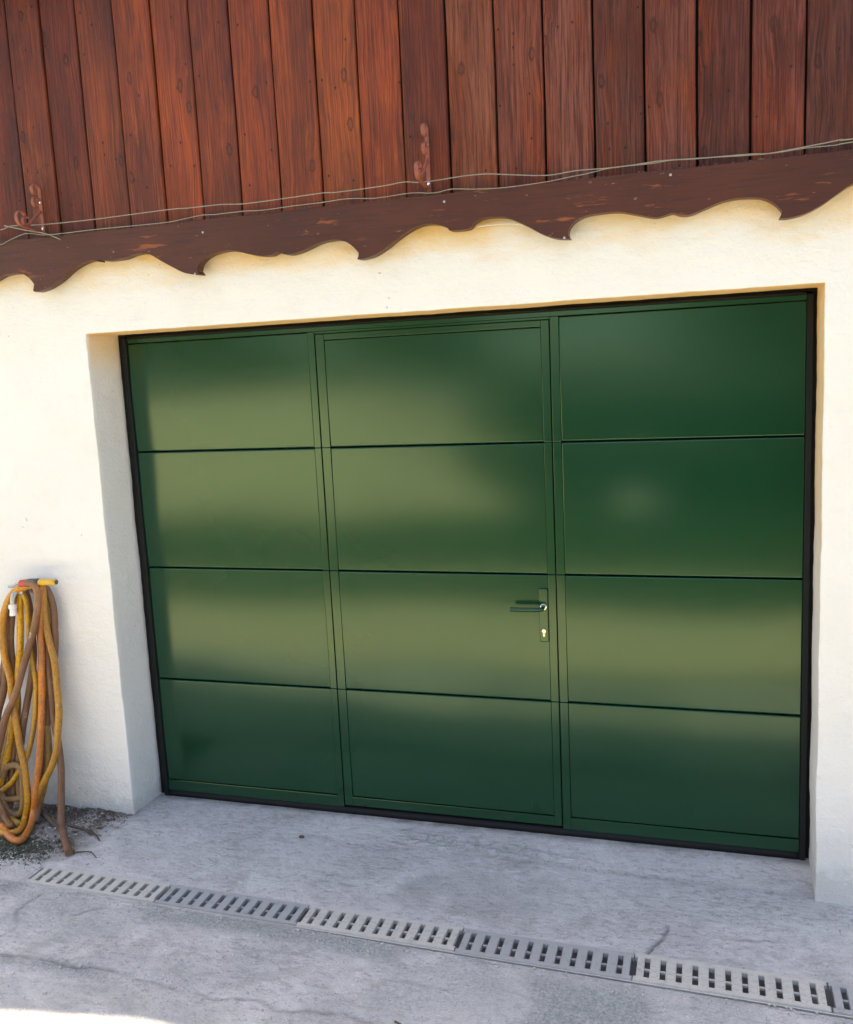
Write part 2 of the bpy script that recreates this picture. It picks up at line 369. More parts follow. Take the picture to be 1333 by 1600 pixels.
M = dict(green=m_paint_green(), plaster=m_plaster(), wood=m_wood(), fascia=m_fascia(), ground=m_ground(), hose=m_hose(),
         frame=m_flat('dark_frame_metal', (0.009, 0.011, 0.011), 0.65, 0.0, 0.25, 25, 0.05),
         seal=m_flat('black_rubber', (0.010, 0.010, 0.011), 0.7, 0, 0.3),
         gap=m_flat('dark_backing', (0.022, 0.008, 0.006), 0.9, 0, 0.3),
         gpale=m_grate('pale_grate', (0.47, 0.435, 0.395), (0.57, 0.535, 0.49)), gblue=m_grate('grey_grate', (0.33, 0.32, 0.318), (0.41, 0.40, 0.397)),
         steel=m_flat('zinc_metal', (0.42, 0.42, 0.41), 0.42, 0.85, 0.25, 60, 0.15), wire=m_flat('galvanised_wire', (0.26, 0.25, 0.20), 0.5, 0.3, 0.3, 80),
         brass=m_flat('pale_brass', (0.74, 0.56, 0.30), 0.3, 0.9, 0.1), chrome=m_flat('bright_chrome', (0.8, 0.8, 0.8), 0.16, 1.0, 0.05),
         iron=m_yellow_rust('red_brown_iron', (0.27, 0.074, 0.044), 0.55), yellow=m_yellow_rust('yellow_grip', (0.72, 0.42, 0.03)), red=m_yellow_rust('red_plastic', (0.55, 0.055, 0.045)),
         navy=m_flat('dark_blue_plastic', (0.045, 0.05, 0.075), 0.5), white=m_flat('white_plastic', (0.76, 0.75, 0.73), 0.4, 0.0, 0.05),
         twig=m_flat('dry_twig', (0.095, 0.062, 0.042), 0.9, 0, 0.4, 40), pebble=m_flat('pebble_grey', (0.44, 0.42, 0.40), 0.9, 0, 0.3, 8), moss=m_leaf('dull_moss', (0.035, 0.042, 0.022), (0.11, 0.112, 0.07)),
         litter=m_leaf('leaf_litter', (0.045, 0.030, 0.018), (0.15, 0.105, 0.065)),
         roof=m_flat('roof_tile_red', (0.20, 0.07, 0.045), 0.8, 0, 0.3, 6), render_wall=m_flat('cream_render', (0.80, 0.74, 0.58), 0.9, 0, 0.06, 4),
         leaf=m_leaf('hedge_leaf', (0.018, 0.045, 0.012), (0.050, 0.10, 0.026)), leaf2=m_leaf('tree_leaf', (0.028, 0.060, 0.014), (0.085, 0.14, 0.034)),
         bark=m_flat('bark', (0.09, 0.065, 0.048), 0.95, 0, 0.35, 14, 0.5), grass=m_leaf('lawn_grass', (0.016, 0.040, 0.009), (0.036, 0.070, 0.018)),
         added_sand=m_flat('added_gravel', (0.64, 0.56, 0.38), 0.95, 0, 0.25, 45, 0.4),
         bank=m_flat('bright_bank', (0.68, 0.60, 0.42), 0.95, 0, 0.3, 5, 0.5),
         coping=m_flat('coping_stone', (0.38, 0.36, 0.33), 0.9, 0, 0.2, 9, 0.3))

# ------------------------------------------------------------------ measured outlines (metres; x along the wall, z up; wall face y = -0.217, door face y = 0)
SEAMS = [-0.24, -0.075, 0.095, 0.27, 0.441, 0.61, 0.782, 0.953, 1.128, 1.297, 1.465, 1.639, 1.816, 1.99, 2.163, 2.334, 2.507, 2.678, 2.848]
FASC = [(-0.421, 2.464), (-0.367, 2.482), (-0.313, 2.485), (-0.263, 2.48), (-0.229, 2.458), (-0.209, 2.433), (-0.218, 2.406), (-0.202, 2.401), (-0.146, 2.412), (-0.084, 2.439), (-0.021, 2.477), (0.04, 2.501), (0.088, 2.508), (0.134, 2.498), (0.168, 2.494), (0.237, 2.496), (0.288, 2.508), (0.334, 2.51), (0.372, 2.501), (0.415, 2.475), (0.475, 2.441), (0.523, 2.417), (0.575, 2.406), (0.593, 2.405), (0.582, 2.421), (0.59, 2.445), (0.619, 2.468), (0.661, 2.483), (0.713, 2.488), (0.764, 2.482), (0.814, 2.467), (0.864, 2.456), (0.906, 2.455), (0.937, 2.464), (0.963, 2.455), (0.997, 2.452), (1.055, 2.465), (1.111, 2.484), (1.16, 2.49), (1.207, 2.486), (1.245, 2.466), (1.275, 2.435), (1.274, 2.423), (1.268, 2.411), (1.289, 2.41), (1.337, 2.42), (1.39, 2.446), (1.422, 2.467), (1.475, 2.496), (1.521, 2.512), (1.566, 2.514), (1.603, 2.505), (1.628, 2.493), (1.641, 2.483), (1.706, 2.484), (1.728, 2.503), (1.76, 2.516), (1.809, 2.516), (1.85, 2.51), (1.887, 2.493), (1.929, 2.47), (1.975, 2.442), (2.016, 2.425), (2.045, 2.419), (2.076, 2.416), (2.069, 2.43), (2.072, 2.452), (2.093, 2.474), (2.127, 2.489), (2.173, 2.494), (2.244, 2.493), (2.301, 2.479), (2.357, 2.464), (2.385, 2.463), (2.424, 2.471), (2.448, 2.463), (2.48, 2.46), (2.53, 2.475), (2.585, 2.493), (2.638, 2.5), (2.706, 2.494), (2.742, 2.478), (2.771, 2.452), (2.775, 2.438), (2.767, 2.422), (2.797, 2.421), (2.843, 2.429), (2.894, 2.451), (2.944, 2.483), (2.995, 2.513)]
WIRE1 = [(-0.352, 2.664), (-0.284, 2.676), (-0.128, 2.667), (0.131, 2.664), (0.479, 2.669), (0.58, 2.666), (0.717, 2.666), (0.812, 2.659), (0.98, 2.662), (1.143, 2.667), (1.195, 2.664), (1.314, 2.666), (1.401, 2.669), (1.473, 2.674), (1.525, 2.667), (1.599, 2.667), (1.691, 2.671), (1.776, 2.67), (1.853, 2.66), (2.0, 2.641), (2.101, 2.646), (2.228, 2.642), (2.334, 2.645), (2.395, 2.647), (2.504, 2.641), (2.671, 2.637), (2.728, 2.632), (2.811, 2.638), (2.905, 2.646), (2.954, 2.651), (2.986, 2.649)]
WIRE2 = [(-0.365, 2.604), (-0.313, 2.617), (-0.218, 2.639), (-0.128, 2.625), (-0.029, 2.623), (0.132, 2.624), (0.312, 2.622), (0.47, 2.621), (0.547, 2.627), (0.629, 2.634), (0.689, 2.631), (0.807, 2.632), (0.898, 2.628), (1.029, 2.632), (1.138, 2.633), (1.246, 2.637), (1.356, 2.628), (1.495, 2.633), (1.583, 2.624), (1.651, 2.631), (1.737, 2.622), (1.85, 2.616), (1.998, 2.62), (2.084, 2.628), (2.135, 2.632), (2.228, 2.643), (2.312, 2.642), (2.368, 2.642), (2.45, 2.645), (2.715, 2.632), (2.842, 2.637), (2.936, 2.636), (2.987, 2.64)]
HOSE = {'a': [(-0.37, -0.307, 1.115), (-0.449, -0.308, 1.095), (-0.495, -0.309, 1.065), (-0.536, -0.312, 1.004), (-0.557, -0.317, 0.929), (-0.56, -0.322, 0.855), (-0.555, -0.329, 0.765), (-0.533, -0.336, 0.671), (-0.53, -0.342, 0.602), (-0.518, -0.351, 0.505), (-0.497, -0.365, 0.366), (-0.477, -0.374, 0.272), (-0.468, -0.384, 0.174), (-0.467, -0.392, 0.102), (-0.485, -0.4, 0.026), (-0.435, -0.492, 0.022), (-0.458, -0.527, 0.022), (-0.514, -0.527, 0.022), (-0.643, -0.462, 0.022), (-0.742, -0.387, 0.118)],
 'b': [(-0.457, -0.283, 1.089), (-0.475, -0.286, 1.014), (-0.48, -0.292, 0.922), (-0.493, -0.301, 0.79), (-0.512, -0.31, 0.684), (-0.535, -0.321, 0.548), (-0.569, -0.335, 0.395), (-0.611, -0.35, 0.24), (-0.645, -0.359, 0.146)],
 'c': [(-0.453, -0.262, 1.096), (-0.514, -0.264, 1.053), (-0.54, -0.269, 0.965), (-0.559, -0.278, 0.826), (-0.554, -0.288, 0.697), (-0.54, -0.299, 0.571), (-0.555, -0.315, 0.388), (-0.585, -0.33, 0.234), (-0.585, -0.344, 0.096)],
 'd': [(-0.389, -0.332, 1.126), (-0.348, -0.332, 1.124), (-0.331, -0.333, 1.09), (-0.333, -0.337, 1.026), (-0.363, -0.343, 0.92), (-0.405, -0.351, 0.813), (-0.448, -0.36, 0.705), (-0.494, -0.369, 0.596), (-0.546, -0.377, 0.506), (-0.586, -0.388, 0.384), (-0.629, -0.4, 0.261), (-0.628, -0.412, 0.141), (-0.601, -0.418, 0.089), (-0.574, -0.425, 0.032), (-0.497, -0.481, 0.022)],
 'e': [(-0.381, -0.302, 1.119), (-0.341, -0.303, 1.103), (-0.343, -0.307, 1.009), (-0.354, -0.314, 0.906), (-0.355, -0.321, 0.806), (-0.363, -0.331, 0.678), (-0.371, -0.343, 0.548), (-0.385, -0.355, 0.42), (-0.398, -0.367, 0.3), (-0.412, -0.374, 0.224), (-0.427, -0.384, 0.128), (-0.441, -0.392, 0.055), (-0.409, -0.457, 0.022), (-0.362, -0.565, 0.022), (-0.417, -0.565, 0.022), (-0.553, -0.475, 0.022)],
 'f': [(-0.375, -0.292, 1.12), (-0.336, -0.293, 1.094), (-0.333, -0.299, 0.98), (-0.32, -0.306, 0.866), (-0.296, -0.315, 0.761), (-0.289, -0.323, 0.655), (-0.285, -0.335, 0.529), (-0.298, -0.345, 0.422), (-0.309, -0.352, 0.35), (-0.337, -0.359, 0.277), (-0.375, -0.365, 0.214), (-0.418, -0.372, 0.142), (-0.45, -0.38, 0.073)],
 'g': [(-0.394, -0.262, 1.115), (-0.341, -0.263, 1.09), (-0.31, -0.267, 1.008), (-0.309, -0.275, 0.881), (-0.32, -0.283, 0.771), (-0.344, -0.291, 0.672), (-0.366, -0.301, 0.551), (-0.388, -0.315, 0.4), (-0.41, -0.33, 0.248), (-0.439, -0.346, 0.095), (-0.418, -0.416, 0.022)],
 'h': [(-0.406, -0.274, 1.109), (-0.364, -0.278, 1.03), (-0.354, -0.286, 0.897), (-0.346, -0.296, 0.765), (-0.338, -0.308, 0.617), (-0.33, -0.319, 0.499), (-0.314, -0.329, 0.396), (-0.302, -0.339, 0.293), (-0.302, -0.346, 0.221), (-0.306, -0.356, 0.126), (-0.286, -0.398, 0.02), (-0.175, -0.516, 0.02), (-0.08, -0.613, 0.02)],
 'i': [(-0.463, -0.293, 1.085), (-0.438, -0.294, 1.056), (-0.428, -0.297, 1.012), (-0.426, -0.302, 0.927), (-0.428, -0.308, 0.841), (-0.416, -0.315, 0.755), (-0.405, -0.323, 0.649), (-0.422, -0.338, 0.487), (-0.441, -0.346, 0.403), (-0.462, -0.352, 0.338), (-0.49, -0.358, 0.279), (-0.525, -0.362, 0.234), (-0.568, -0.367, 0.182), (-0.622, -0.371, 0.138)],
 'j': [(-0.565, -0.297, 0.847), (-0.581, -0.31, 0.681), (-0.601, -0.317, 0.592), (-0.637, -0.325, 0.496), (-0.663, -0.338, 0.358), (-0.65, -0.353, 0.207), (-0.625, -0.364, 0.102), (-0.581, -0.365, 0.097), (-0.522, -0.364, 0.109), (-0.484, -0.361, 0.143)],
 'k': [(-0.615, -0.365, 0.199), (-0.594, -0.36, 0.246), (-0.542, -0.359, 0.266), (-0.506, -0.361, 0.245), (-0.503, -0.369, 0.164), (-0.508, -0.38, 0.067), (-0.539, -0.383, 0.031), (-0.589, -0.381, 0.041), (-0.62, -0.376, 0.086)],
 'l': [(-0.45, -0.275, 1.093), (-0.43, -0.279, 0.999), (-0.426, -0.287, 0.88), (-0.427, -0.296, 0.761), (-0.453, -0.305, 0.64), (-0.486, -0.316, 0.518), (-0.515, -0.327, 0.396), (-0.536, -0.339, 0.273), (-0.542, -0.351, 0.152), (-0.525, -0.362, 0.056)],
 'm': [(-0.38, -0.262, 1.11), (-0.339, -0.266, 1.028), (-0.336, -0.274, 0.895), (-0.36, -0.284, 0.76), (-0.383, -0.296, 0.61), (-0.381, -0.31, 0.461), (-0.378, -0.324, 0.311), (-0.407, -0.338, 0.174), (-0.448, -0.35, 0.058)],
 'n': [(-0.495, -0.275, 1.071), (-0.554, -0.28, 0.98), (-0.574, -0.291, 0.814), (-0.605, -0.3, 0.692), (-0.65, -0.311, 0.568), (-0.692, -0.327, 0.383), (-0.726, -0.348, 0.166)],
 'o': [(-0.666, -0.304, 0.502), (-0.644, -0.315, 0.381), (-0.636, -0.327, 0.26), (-0.612, -0.338, 0.155), (-0.609, -0.347, 0.064), (-0.575, -0.417, 0.022), (-0.571, -0.478, 0.022)],
 'p': [(-0.553, -0.314, 0.513), (-0.59, -0.325, 0.389), (-0.626, -0.337, 0.265), (-0.642, -0.352, 0.111), (-0.586, -0.388, 0.022), (-0.478, -0.447, 0.022)]}
YW = -0.217            # face of the plastered wall
X0, X1, ZT = -0.027, 2.9205, 2.2116   # opening in the wall

# ================================================================== ground
def gz(x, y):
    base = -0.04 * np.clip(x, -1.2, 4.2) / 2.92
    k = np.clip(-y / 0.20, 0, 1)
    step = np.where(y < -0.197 - 0.006 * (vnoise(x * 5, x * 0 + 3) - .5), -0.006 * np.clip((x - 0.9) / 0.6, 0, 1), 0)
    return base * k + step
def front_line(x): return -0.829 - 0.0072 * np.clip(x + 0.13, 0, 3.7)
BACK = -0.692
DX0, DX1 = -0.135, 3.50
def gridlist(lo, hi, step, outer):
    n = int(round((hi - lo) / step)); a = list(np.linspace(lo, hi, n + 1))
    return sorted(set([-o for o in outer if -o < lo] + a + [o for o in outer if o > hi]))
outer = [2.2, 2.8, 3.6, 4.6, 6, 8, 11, 15, 20, 28, 40, 60, 90]
xs = np.array(gridlist(-1.3, 3.7, 0.01, outer))
ys = np.array(gridlist(-1.75, 0.03, 0.01, [0.2, 1, 3] + outer))
# snap lines onto the drain's long edges and ends
ib = int(np.argmin(abs(ys - BACK))); ys[ib] = BACK
ifr = int(np.argmin(abs(ys - (-0.829)))); ys[ifr] = -0.829
ix0 = int(np.argmin(abs(xs - DX0))); xs[ix0] = DX0
ix1 = int(np.argmin(abs(xs - DX1))); xs[ix1] = DX1
GX, GY = np.meshgrid(xs, ys)
shift = front_line(GX) + 0.829
w = np.where(GY <= ys[ifr] + 1e-6, np.clip(1 - (ys[ifr] - GY) / 0.6, 0, 1), np.clip((ys[ib] - GY) / (ys[ib] - ys[ifr]), 0, 1))
GY = GY + shift * w
fineM = sstep(0, 1, np.clip(1 - np.maximum(np.maximum(-1.3 - GX, GX - 3.7), np.maximum(-1.75 - GY, GY - 0.03)) / 0.8, 0, 1))
Z = gz(GX, GY)
# gentle unevenness, then cracks, spalls and the broken edge along the drain
Z += fineM * ((fbm(GX * 3, GY * 3, 4) - .5) * 0.016 * sstep(-0.2, -0.45, GY) + (fbm(GX * 22, GY * 22, 3) - .5) * 0.0028)
ddr = np.maximum(np.maximum(DX0 - GX, 0), np.maximum(GY - BACK, front_line(GX) - GY))     # distance outside the drain
ddr = np.where(GX > DX0, np.maximum(GY - BACK, front_line(GX) - GY), np.hypot(DX0 - GX, np.maximum(np.maximum(GY - BACK, front_line(GX) - GY), 0)))
Z = np.where(ddr < 0.012, gz(GX, GY) - 0.004, Z)
wob = (fbm(GX * 9, GY * 9, 3) - .5)
wob2 = (fbm(GX * 9 + 40, GY * 9 + 7, 3) - .5)
CX = GX + 0.06 * wob; CY = GY + 0.06 * wob2
cracks = [
    [(2.40, -0.50), (2.385, -0.60), (2.345, -0.69)],
    [(-0.2, -1.25), (0.12, -1.243), (0.36, -1.236), (0.535, -1.224), (0.70, -1.256), (0.98, -1.257), (1.354, -1.234), (1.567, -1.224), (1.9, -1.24), (2.3, -1.2)],
    [(0.02, -0.86), (-0.02, -0.98), (0.05, -1.10), (0.02, -1.25)],
    [(2.62, -0.53), (2.78, -0.50), (2.93, -0.56)],
    [(0.30, -0.92), (0.16, -1.02), (0.04, -1.06)],
    [(1.10, -0.95), (1.35, -1.05), (1.75, -1.02)]]
cr = np.full(GX.shape, 1e9); strength = [1, 0.6, 0.6, 0.5, 0.5, 0.3]
crk = np.zeros(GX.shape)
for c_, s_ in zip(cracks, strength):
    d = seg_dist(CX, CY, c_)
    crk = np.maximum(crk, s_ * np.exp(-(d / 0.006) ** 2) * sstep(0.36, 0.56, fbm(GX * 6 + 3, GY * 6, 2) + 0.12 * s_))
Z -= fineM * crk * 0.009
rough = np.zeros(GX.shape)
band = np.exp(-((GY - (-1.245 + 0.03 * wob)) / 0.045) ** 2) * sstep(0.45, 0.62, fbm(GX * 2.3, GY * 5, 3))
rough = np.maximum(rough, band)
rough = np.maximum(rough, np.exp(-((GY - front_line(GX) + 0.05) / 0.05) ** 2) * sstep(0.42, 0.60, fbm(GX * 3 + 9, GY * 3, 3)) * (GY < front_line(GX)))
rough = np.maximum(rough, sstep(0.55, 0.68, fbm(GX * 1.8 + 5, GY * 1.8 + 2, 4)) * sstep(-0.84, -0.95, GY) * 0.9)
rough = np.maximum(rough, 0.30 * sstep(-0.84, -0.9, GY) * sstep(0.42, 0.6, fbm(GX * 5 + 1, GY * 5 + 8, 3)))
rough *= fineM
Z += rough * (fbm(GX * 48, GY * 48, 2) - 0.55) * 0.007
soil = sstep(0.10, -0.12, np.hypot((GX + 0.42) * 0.85, (GY + 0.42) * 1.25) - 0.34 + 0.30 * wob) * sstep(0.05, -0.05, GX - 0.05 + 0.3 * wob2)
edge = np.exp(-((GY - YW) / 0.05) ** 2) * sstep(0.05, -0.05, GX + 0.02)
soil = np.clip(np.maximum(soil, edge), 0, 1) * fineM
Z += soil * (fbm(GX * 18 + 4, GY * 18, 4) - 0.42) * 0.030 * sstep(0.0, 0.03, ddr)
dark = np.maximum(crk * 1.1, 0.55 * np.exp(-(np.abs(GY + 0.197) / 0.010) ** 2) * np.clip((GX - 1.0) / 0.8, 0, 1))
# oily dark patch between door and drain, dark edge under the door seal, worn tyre prints
dark = np.maximum(dark, 0.30 * sstep(0.10, -0.03, np.hypot((GX - 1.72) / 2.4, GY + 0.48) - 0.10 + 0.34 * wob))
tx = np.abs(((GX * 1 + 0.12 * wob) / 0.062) % 1 - 0.5); ty = np.abs((GY / 0.05 + GX * 3) % 1 - 0.5)
tyre = sstep(0.36, 0.46, np.maximum(tx, ty)) * np.exp(-((GY + 0.145) / 0.045) ** 2) * sstep(1.15, 1.35, GX) * sstep(2.1, 1.9, GX)
dark = np.maximum(dark, 0.0 * tyre)
rough = np.maximum(rough, 0.75 * tyre); Z += 0.0022 * tyre
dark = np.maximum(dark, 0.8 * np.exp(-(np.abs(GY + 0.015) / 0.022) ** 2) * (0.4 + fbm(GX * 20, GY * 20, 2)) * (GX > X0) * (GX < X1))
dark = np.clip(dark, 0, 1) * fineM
nyr, nxr = GX.shape
verts = np.stack([GX.ravel(), GY.ravel(), Z.ravel()], 1)
idx = np.arange(nyr * nxr).reshape(nyr, nxr)
q = np.stack([idx[:-1, :-1], idx[:-1, 1:], idx[1:, 1:], idx[1:, :-1]], -1)
keep = np.ones(q.shape[:2], bool)
keep[min(ib, ifr):max(ib, ifr), ix0:ix1] = False
faces = q[keep].reshape(-1, 4)
me = bpy.data.meshes.new('ground'); me.from_pydata(verts.tolist(), [], faces.tolist())
ca = me.color_attributes.new('mask', 'FLOAT_COLOR', 'POINT')
ca.data.foreach_set('color', np.stack([soil.ravel(), rough.ravel(), dark.ravel(), np.ones(soil.size)], 1).astype(np.float32).ravel())
ground = link('ground', me, M['ground'], smooth=True); tag(ground, kind='structure')
def ground_z(x, y):
    return float(Z[int(np.argmin(abs(ys - y))), int(np.argmin(abs(xs - x)))])

# lawn beyond the forecourt (only the door's gloss sees it)
lx = np.linspace(-30, 34, 65); ly = np.linspace(-40, -3.85, 37)
LX, LY = np.meshgrid(lx, ly)
LY[-1] += 0.35 * (vnoise(LX[-1] * 0.7, LX[-1] * 0 + 2) - .5)
LZ = 0.036 + (0.02 + 0.10 * fbm(LX * .4, LY * .4, 3)) * np.clip((-3.6 - LY) / 2.5, 0.0, 1)
li_ = np.arange(LX.size).reshape(LX.shape)
lf = np.stack([li_[:-1, :-1], li_[:-1, 1:], li_[1:, 1:], li_[1:, :-1]], -1).reshape(-1, 4)
tag(mesh_obj('lawn', np.stack([LX.ravel(), LY.ravel(), LZ.ravel()], 1).tolist(), lf.tolist(), M['grass'], None, True), kind='structure')

# unseen warm gravel added to tint the door's reflections and the bounce
px_ = np.linspace(-30, 34, 90); py_ = np.linspace(-4.3, -2.0, 14); PX, PY = np.meshgrid(px_, py_)
PY[-1] += 0.12 * (vnoise(PX[-1] * 1.3, PX[-1] * 0 + 7) - .5)
PZ = 0.024 + 0.008 * fbm(PX * 2, PY * 2, 2); PZ[-1] = 0.002
pi_ = np.arange(PX.size).reshape(PX.shape); pf = np.stack([pi_[:-1, :-1], pi_[:-1, 1:], pi_[1:, 1:], pi_[1:, :-1]], -1).reshape(-1, 4)
tag(mesh_obj('bounce_gravel', np.stack([PX.ravel(), PY.ravel(), PZ.ravel()], 1).tolist(), pf.tolist(), M['added_sand'], None, True), kind='structure')

# ================================================================== house
house = empty('house', (1.45, -0.2, 0))
tag(house, 'house front with pale plaster wall, red-brown board cladding and carved brown fascia', 'house')
# plastered front wall with the opening, bevelled arrises, slight unevenness
def wall_mesh():
    xl = sorted(set([round(v, 4) for v in list(np.arange(-1.34, 3.6, 0.02)) + [X0, X1] + [-5, -4, -3, -2, 4, 5, 6, 7, 8]]))
    xl = [v for v in xl if not (0 < abs(v - X0) < 0.008 or 0 < abs(v - X1) < 0.008)]
    zl = sorted(set([round(v, 4) for v in list(np.arange(-0.10, 2.66, 0.02)) + [ZT]])); zl = [v for v in zl if not (0 < abs(v - ZT) < 0.008)]
    vid = {}; V = []; Fc = []; OC = []
    def vert(x, y, z, oc):
        k = (round(x, 4), round(y, 4), round(z, 4))
        if k not in vid:
            n1 = noise.noise(Vector((x * 5, y * 5, z * 5))); n2 = noise.noise(Vector((x * 17 + 3, y * 17, z * 17)))
            dx = dy = dz = 0
            dy = n1 * 0.0026 + n2 * 0.0009
            onx = abs(x - X0) < 1e-3 or abs(x - X1) < 1e-3
            if onx and z <= ZT + 1e-3: dx = (noise.noise(Vector((z * 4, x, 5))) * 0.004 + noise.noise(Vector((z * 21, x, 8 + y * 9))) * 0.0022)
            if abs(z - ZT) < 1e-3 and X0 - 1e-3 <= x <= X1 + 1e-3: dz = noise.noise(Vector((x * 3, 2, 1))) * 0.003 + noise.noise(Vector((x * 16, 4, y * 9))) * 0.0018
            vid[k] = len(V); V.append((x + dx, y + dy, z + dz)); OC.append(oc)
        return vid[k]
    for i in range(len(xl) - 1):
        for j in range(len(zl) - 1):
            xa, xb, za, zb = xl[i], xl[i + 1], zl[j], zl[j + 1]
            if xa >= X0 - 1e-6 and xb <= X1 + 1e-6 and zb <= ZT + 1e-6: continue
            Fc.append([vert(xa, YW, za, 0), vert(xb, YW, za, 0), vert(xb, YW, zb, 0), vert(xa, YW, zb, 0)])
    yl = [YW, -0.195, -0.16, -0.12, -0.08, -0.04, 0.0, 0.05]
    def oc(x, y, z):   # amount of ochre for warm bounce painted on lintel and jambs
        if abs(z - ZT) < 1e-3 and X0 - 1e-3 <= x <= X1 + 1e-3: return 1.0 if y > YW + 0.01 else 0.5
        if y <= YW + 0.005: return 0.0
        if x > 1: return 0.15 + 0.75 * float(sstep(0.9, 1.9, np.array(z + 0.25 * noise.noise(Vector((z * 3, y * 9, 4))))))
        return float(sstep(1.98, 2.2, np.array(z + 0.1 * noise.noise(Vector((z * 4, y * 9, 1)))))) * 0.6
    for X, flip in ((X0, 0), (X1, 1)):
        for j in range(len(zl) - 1):
            if zl[j + 1] > ZT + 1e-6: break
            for k in range(len(yl) - 1):
                a = [(X, yl[k], zl[j]), (X, yl[k + 1], zl[j]), (X, yl[k + 1], zl[j + 1]), (X, yl[k], zl[j + 1])]
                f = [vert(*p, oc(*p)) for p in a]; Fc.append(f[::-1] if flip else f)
    xi = [v for v in xl if X0 - 1e-6 <= v <= X1 + 1e-6]
    for i in range(len(xi) - 1):
        for k in range(len(yl) - 1):
            a = [(xi[i], yl[k], ZT), (xi[i + 1], yl[k], ZT), (xi[i + 1], yl[k + 1], ZT), (xi[i], yl[k + 1], ZT)]
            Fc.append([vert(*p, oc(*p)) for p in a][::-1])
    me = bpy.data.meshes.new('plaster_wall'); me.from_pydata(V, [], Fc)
    a = me.attributes.new('bounce_tint', 'FLOAT', 'POINT'); a.data.foreach_set('value', OC)
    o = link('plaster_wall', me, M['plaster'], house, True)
    b = o.modifiers.new('arris', 'BEVEL'); b.width = 0.003; b.segments = 2; b.limit_method = 'ANGLE'; b.angle_limit = R(50)
    return o
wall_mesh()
# the rest of the building behind: side walls, back wall, inner face, roof
bm = bmesh.new()
bm_box(bm, -5.0, -4.75, YW + 0.004, 7.0, -0.1, 3.66)
bm_box(bm, 7.75, 8.0, YW + 0.004, 7.0, -0.1, 3.66)
bm_box(bm, -4.75, 7.75, 6.75, 7.0, -0.1, 3.85)
bm_box(bm, -4.75, 7.75, -0.205, 0.05, 2.66, 3.74)
bm_box(bm, -4.75, X0 - 0.06, 0.05, 0.2, -0.1, 2.66)
bm_box(bm, X1 + 0.06, 7.75, 0.05, 0.2, -0.1, 2.66)
bm_box(bm, X0 - 0.06, X1 + 0.06, 0.05, 0.2, ZT + 0.05, 2.66)
bm_obj('rear_wall', bm, M['render_wall'], house)
# inside of the garage is dark behind the leaf
box('garage_lining', X0 - 0.05, X1 + 0.05, 0.10, 0.12, -0.05, ZT + 0.04, M['gap'], house)
bm = bmesh.new()
EY, EZ = -0.338, 3.68       # eave edge
fx = [-5.5, -3.0, -0.35, 0.25, 8.5]
fy = [EY - 0.50, EY - 0.50, EY - 0.01, EY + 0.005, EY + 0.005]      # unseen eave flared out at left to slant its shadow edge
secs = []
for x, e in zip(fx, fy):
    secs.append([bm.verts.new((x, y, z)) for y, z in ((e, EZ), (3.4, 5.2), (7.5, 3.9), (7.5, 4.06), (3.4, 5.38), (e, EZ + 0.15))])
for i in range(len(secs) - 1):
    for k in range(6): bm.faces.new((secs[i][k], secs[i][(k + 1) % 6], secs[i + 1][(k + 1) % 6], secs[i + 1][k]))
bm.faces.new(secs[0][::-1]); bm.faces.new(secs[-1])
roof = bm_obj('roof', bm, M['roof'], house)
for i in range(len(fx) - 1):
    bm = bmesh.new()
    v_ = [bm.verts.new((x, y + o_, z)) for x, y in ((fx[i], fy[i]), (fx[i + 1], fy[i + 1])) for o_ in (-0.002, -0.03) for z in (EZ - 0.02, EZ + 0.13)]
    for f_ in ((0, 1, 5, 4), (2, 6, 7, 3), (0, 4, 6, 2), (1, 3, 7, 5), (0, 2, 3, 1), (4, 5, 7, 6)): bm.faces.new([v_[k] for k in f_])
    bm_obj('unseen_eave_board', bm, M['fascia'], roof)
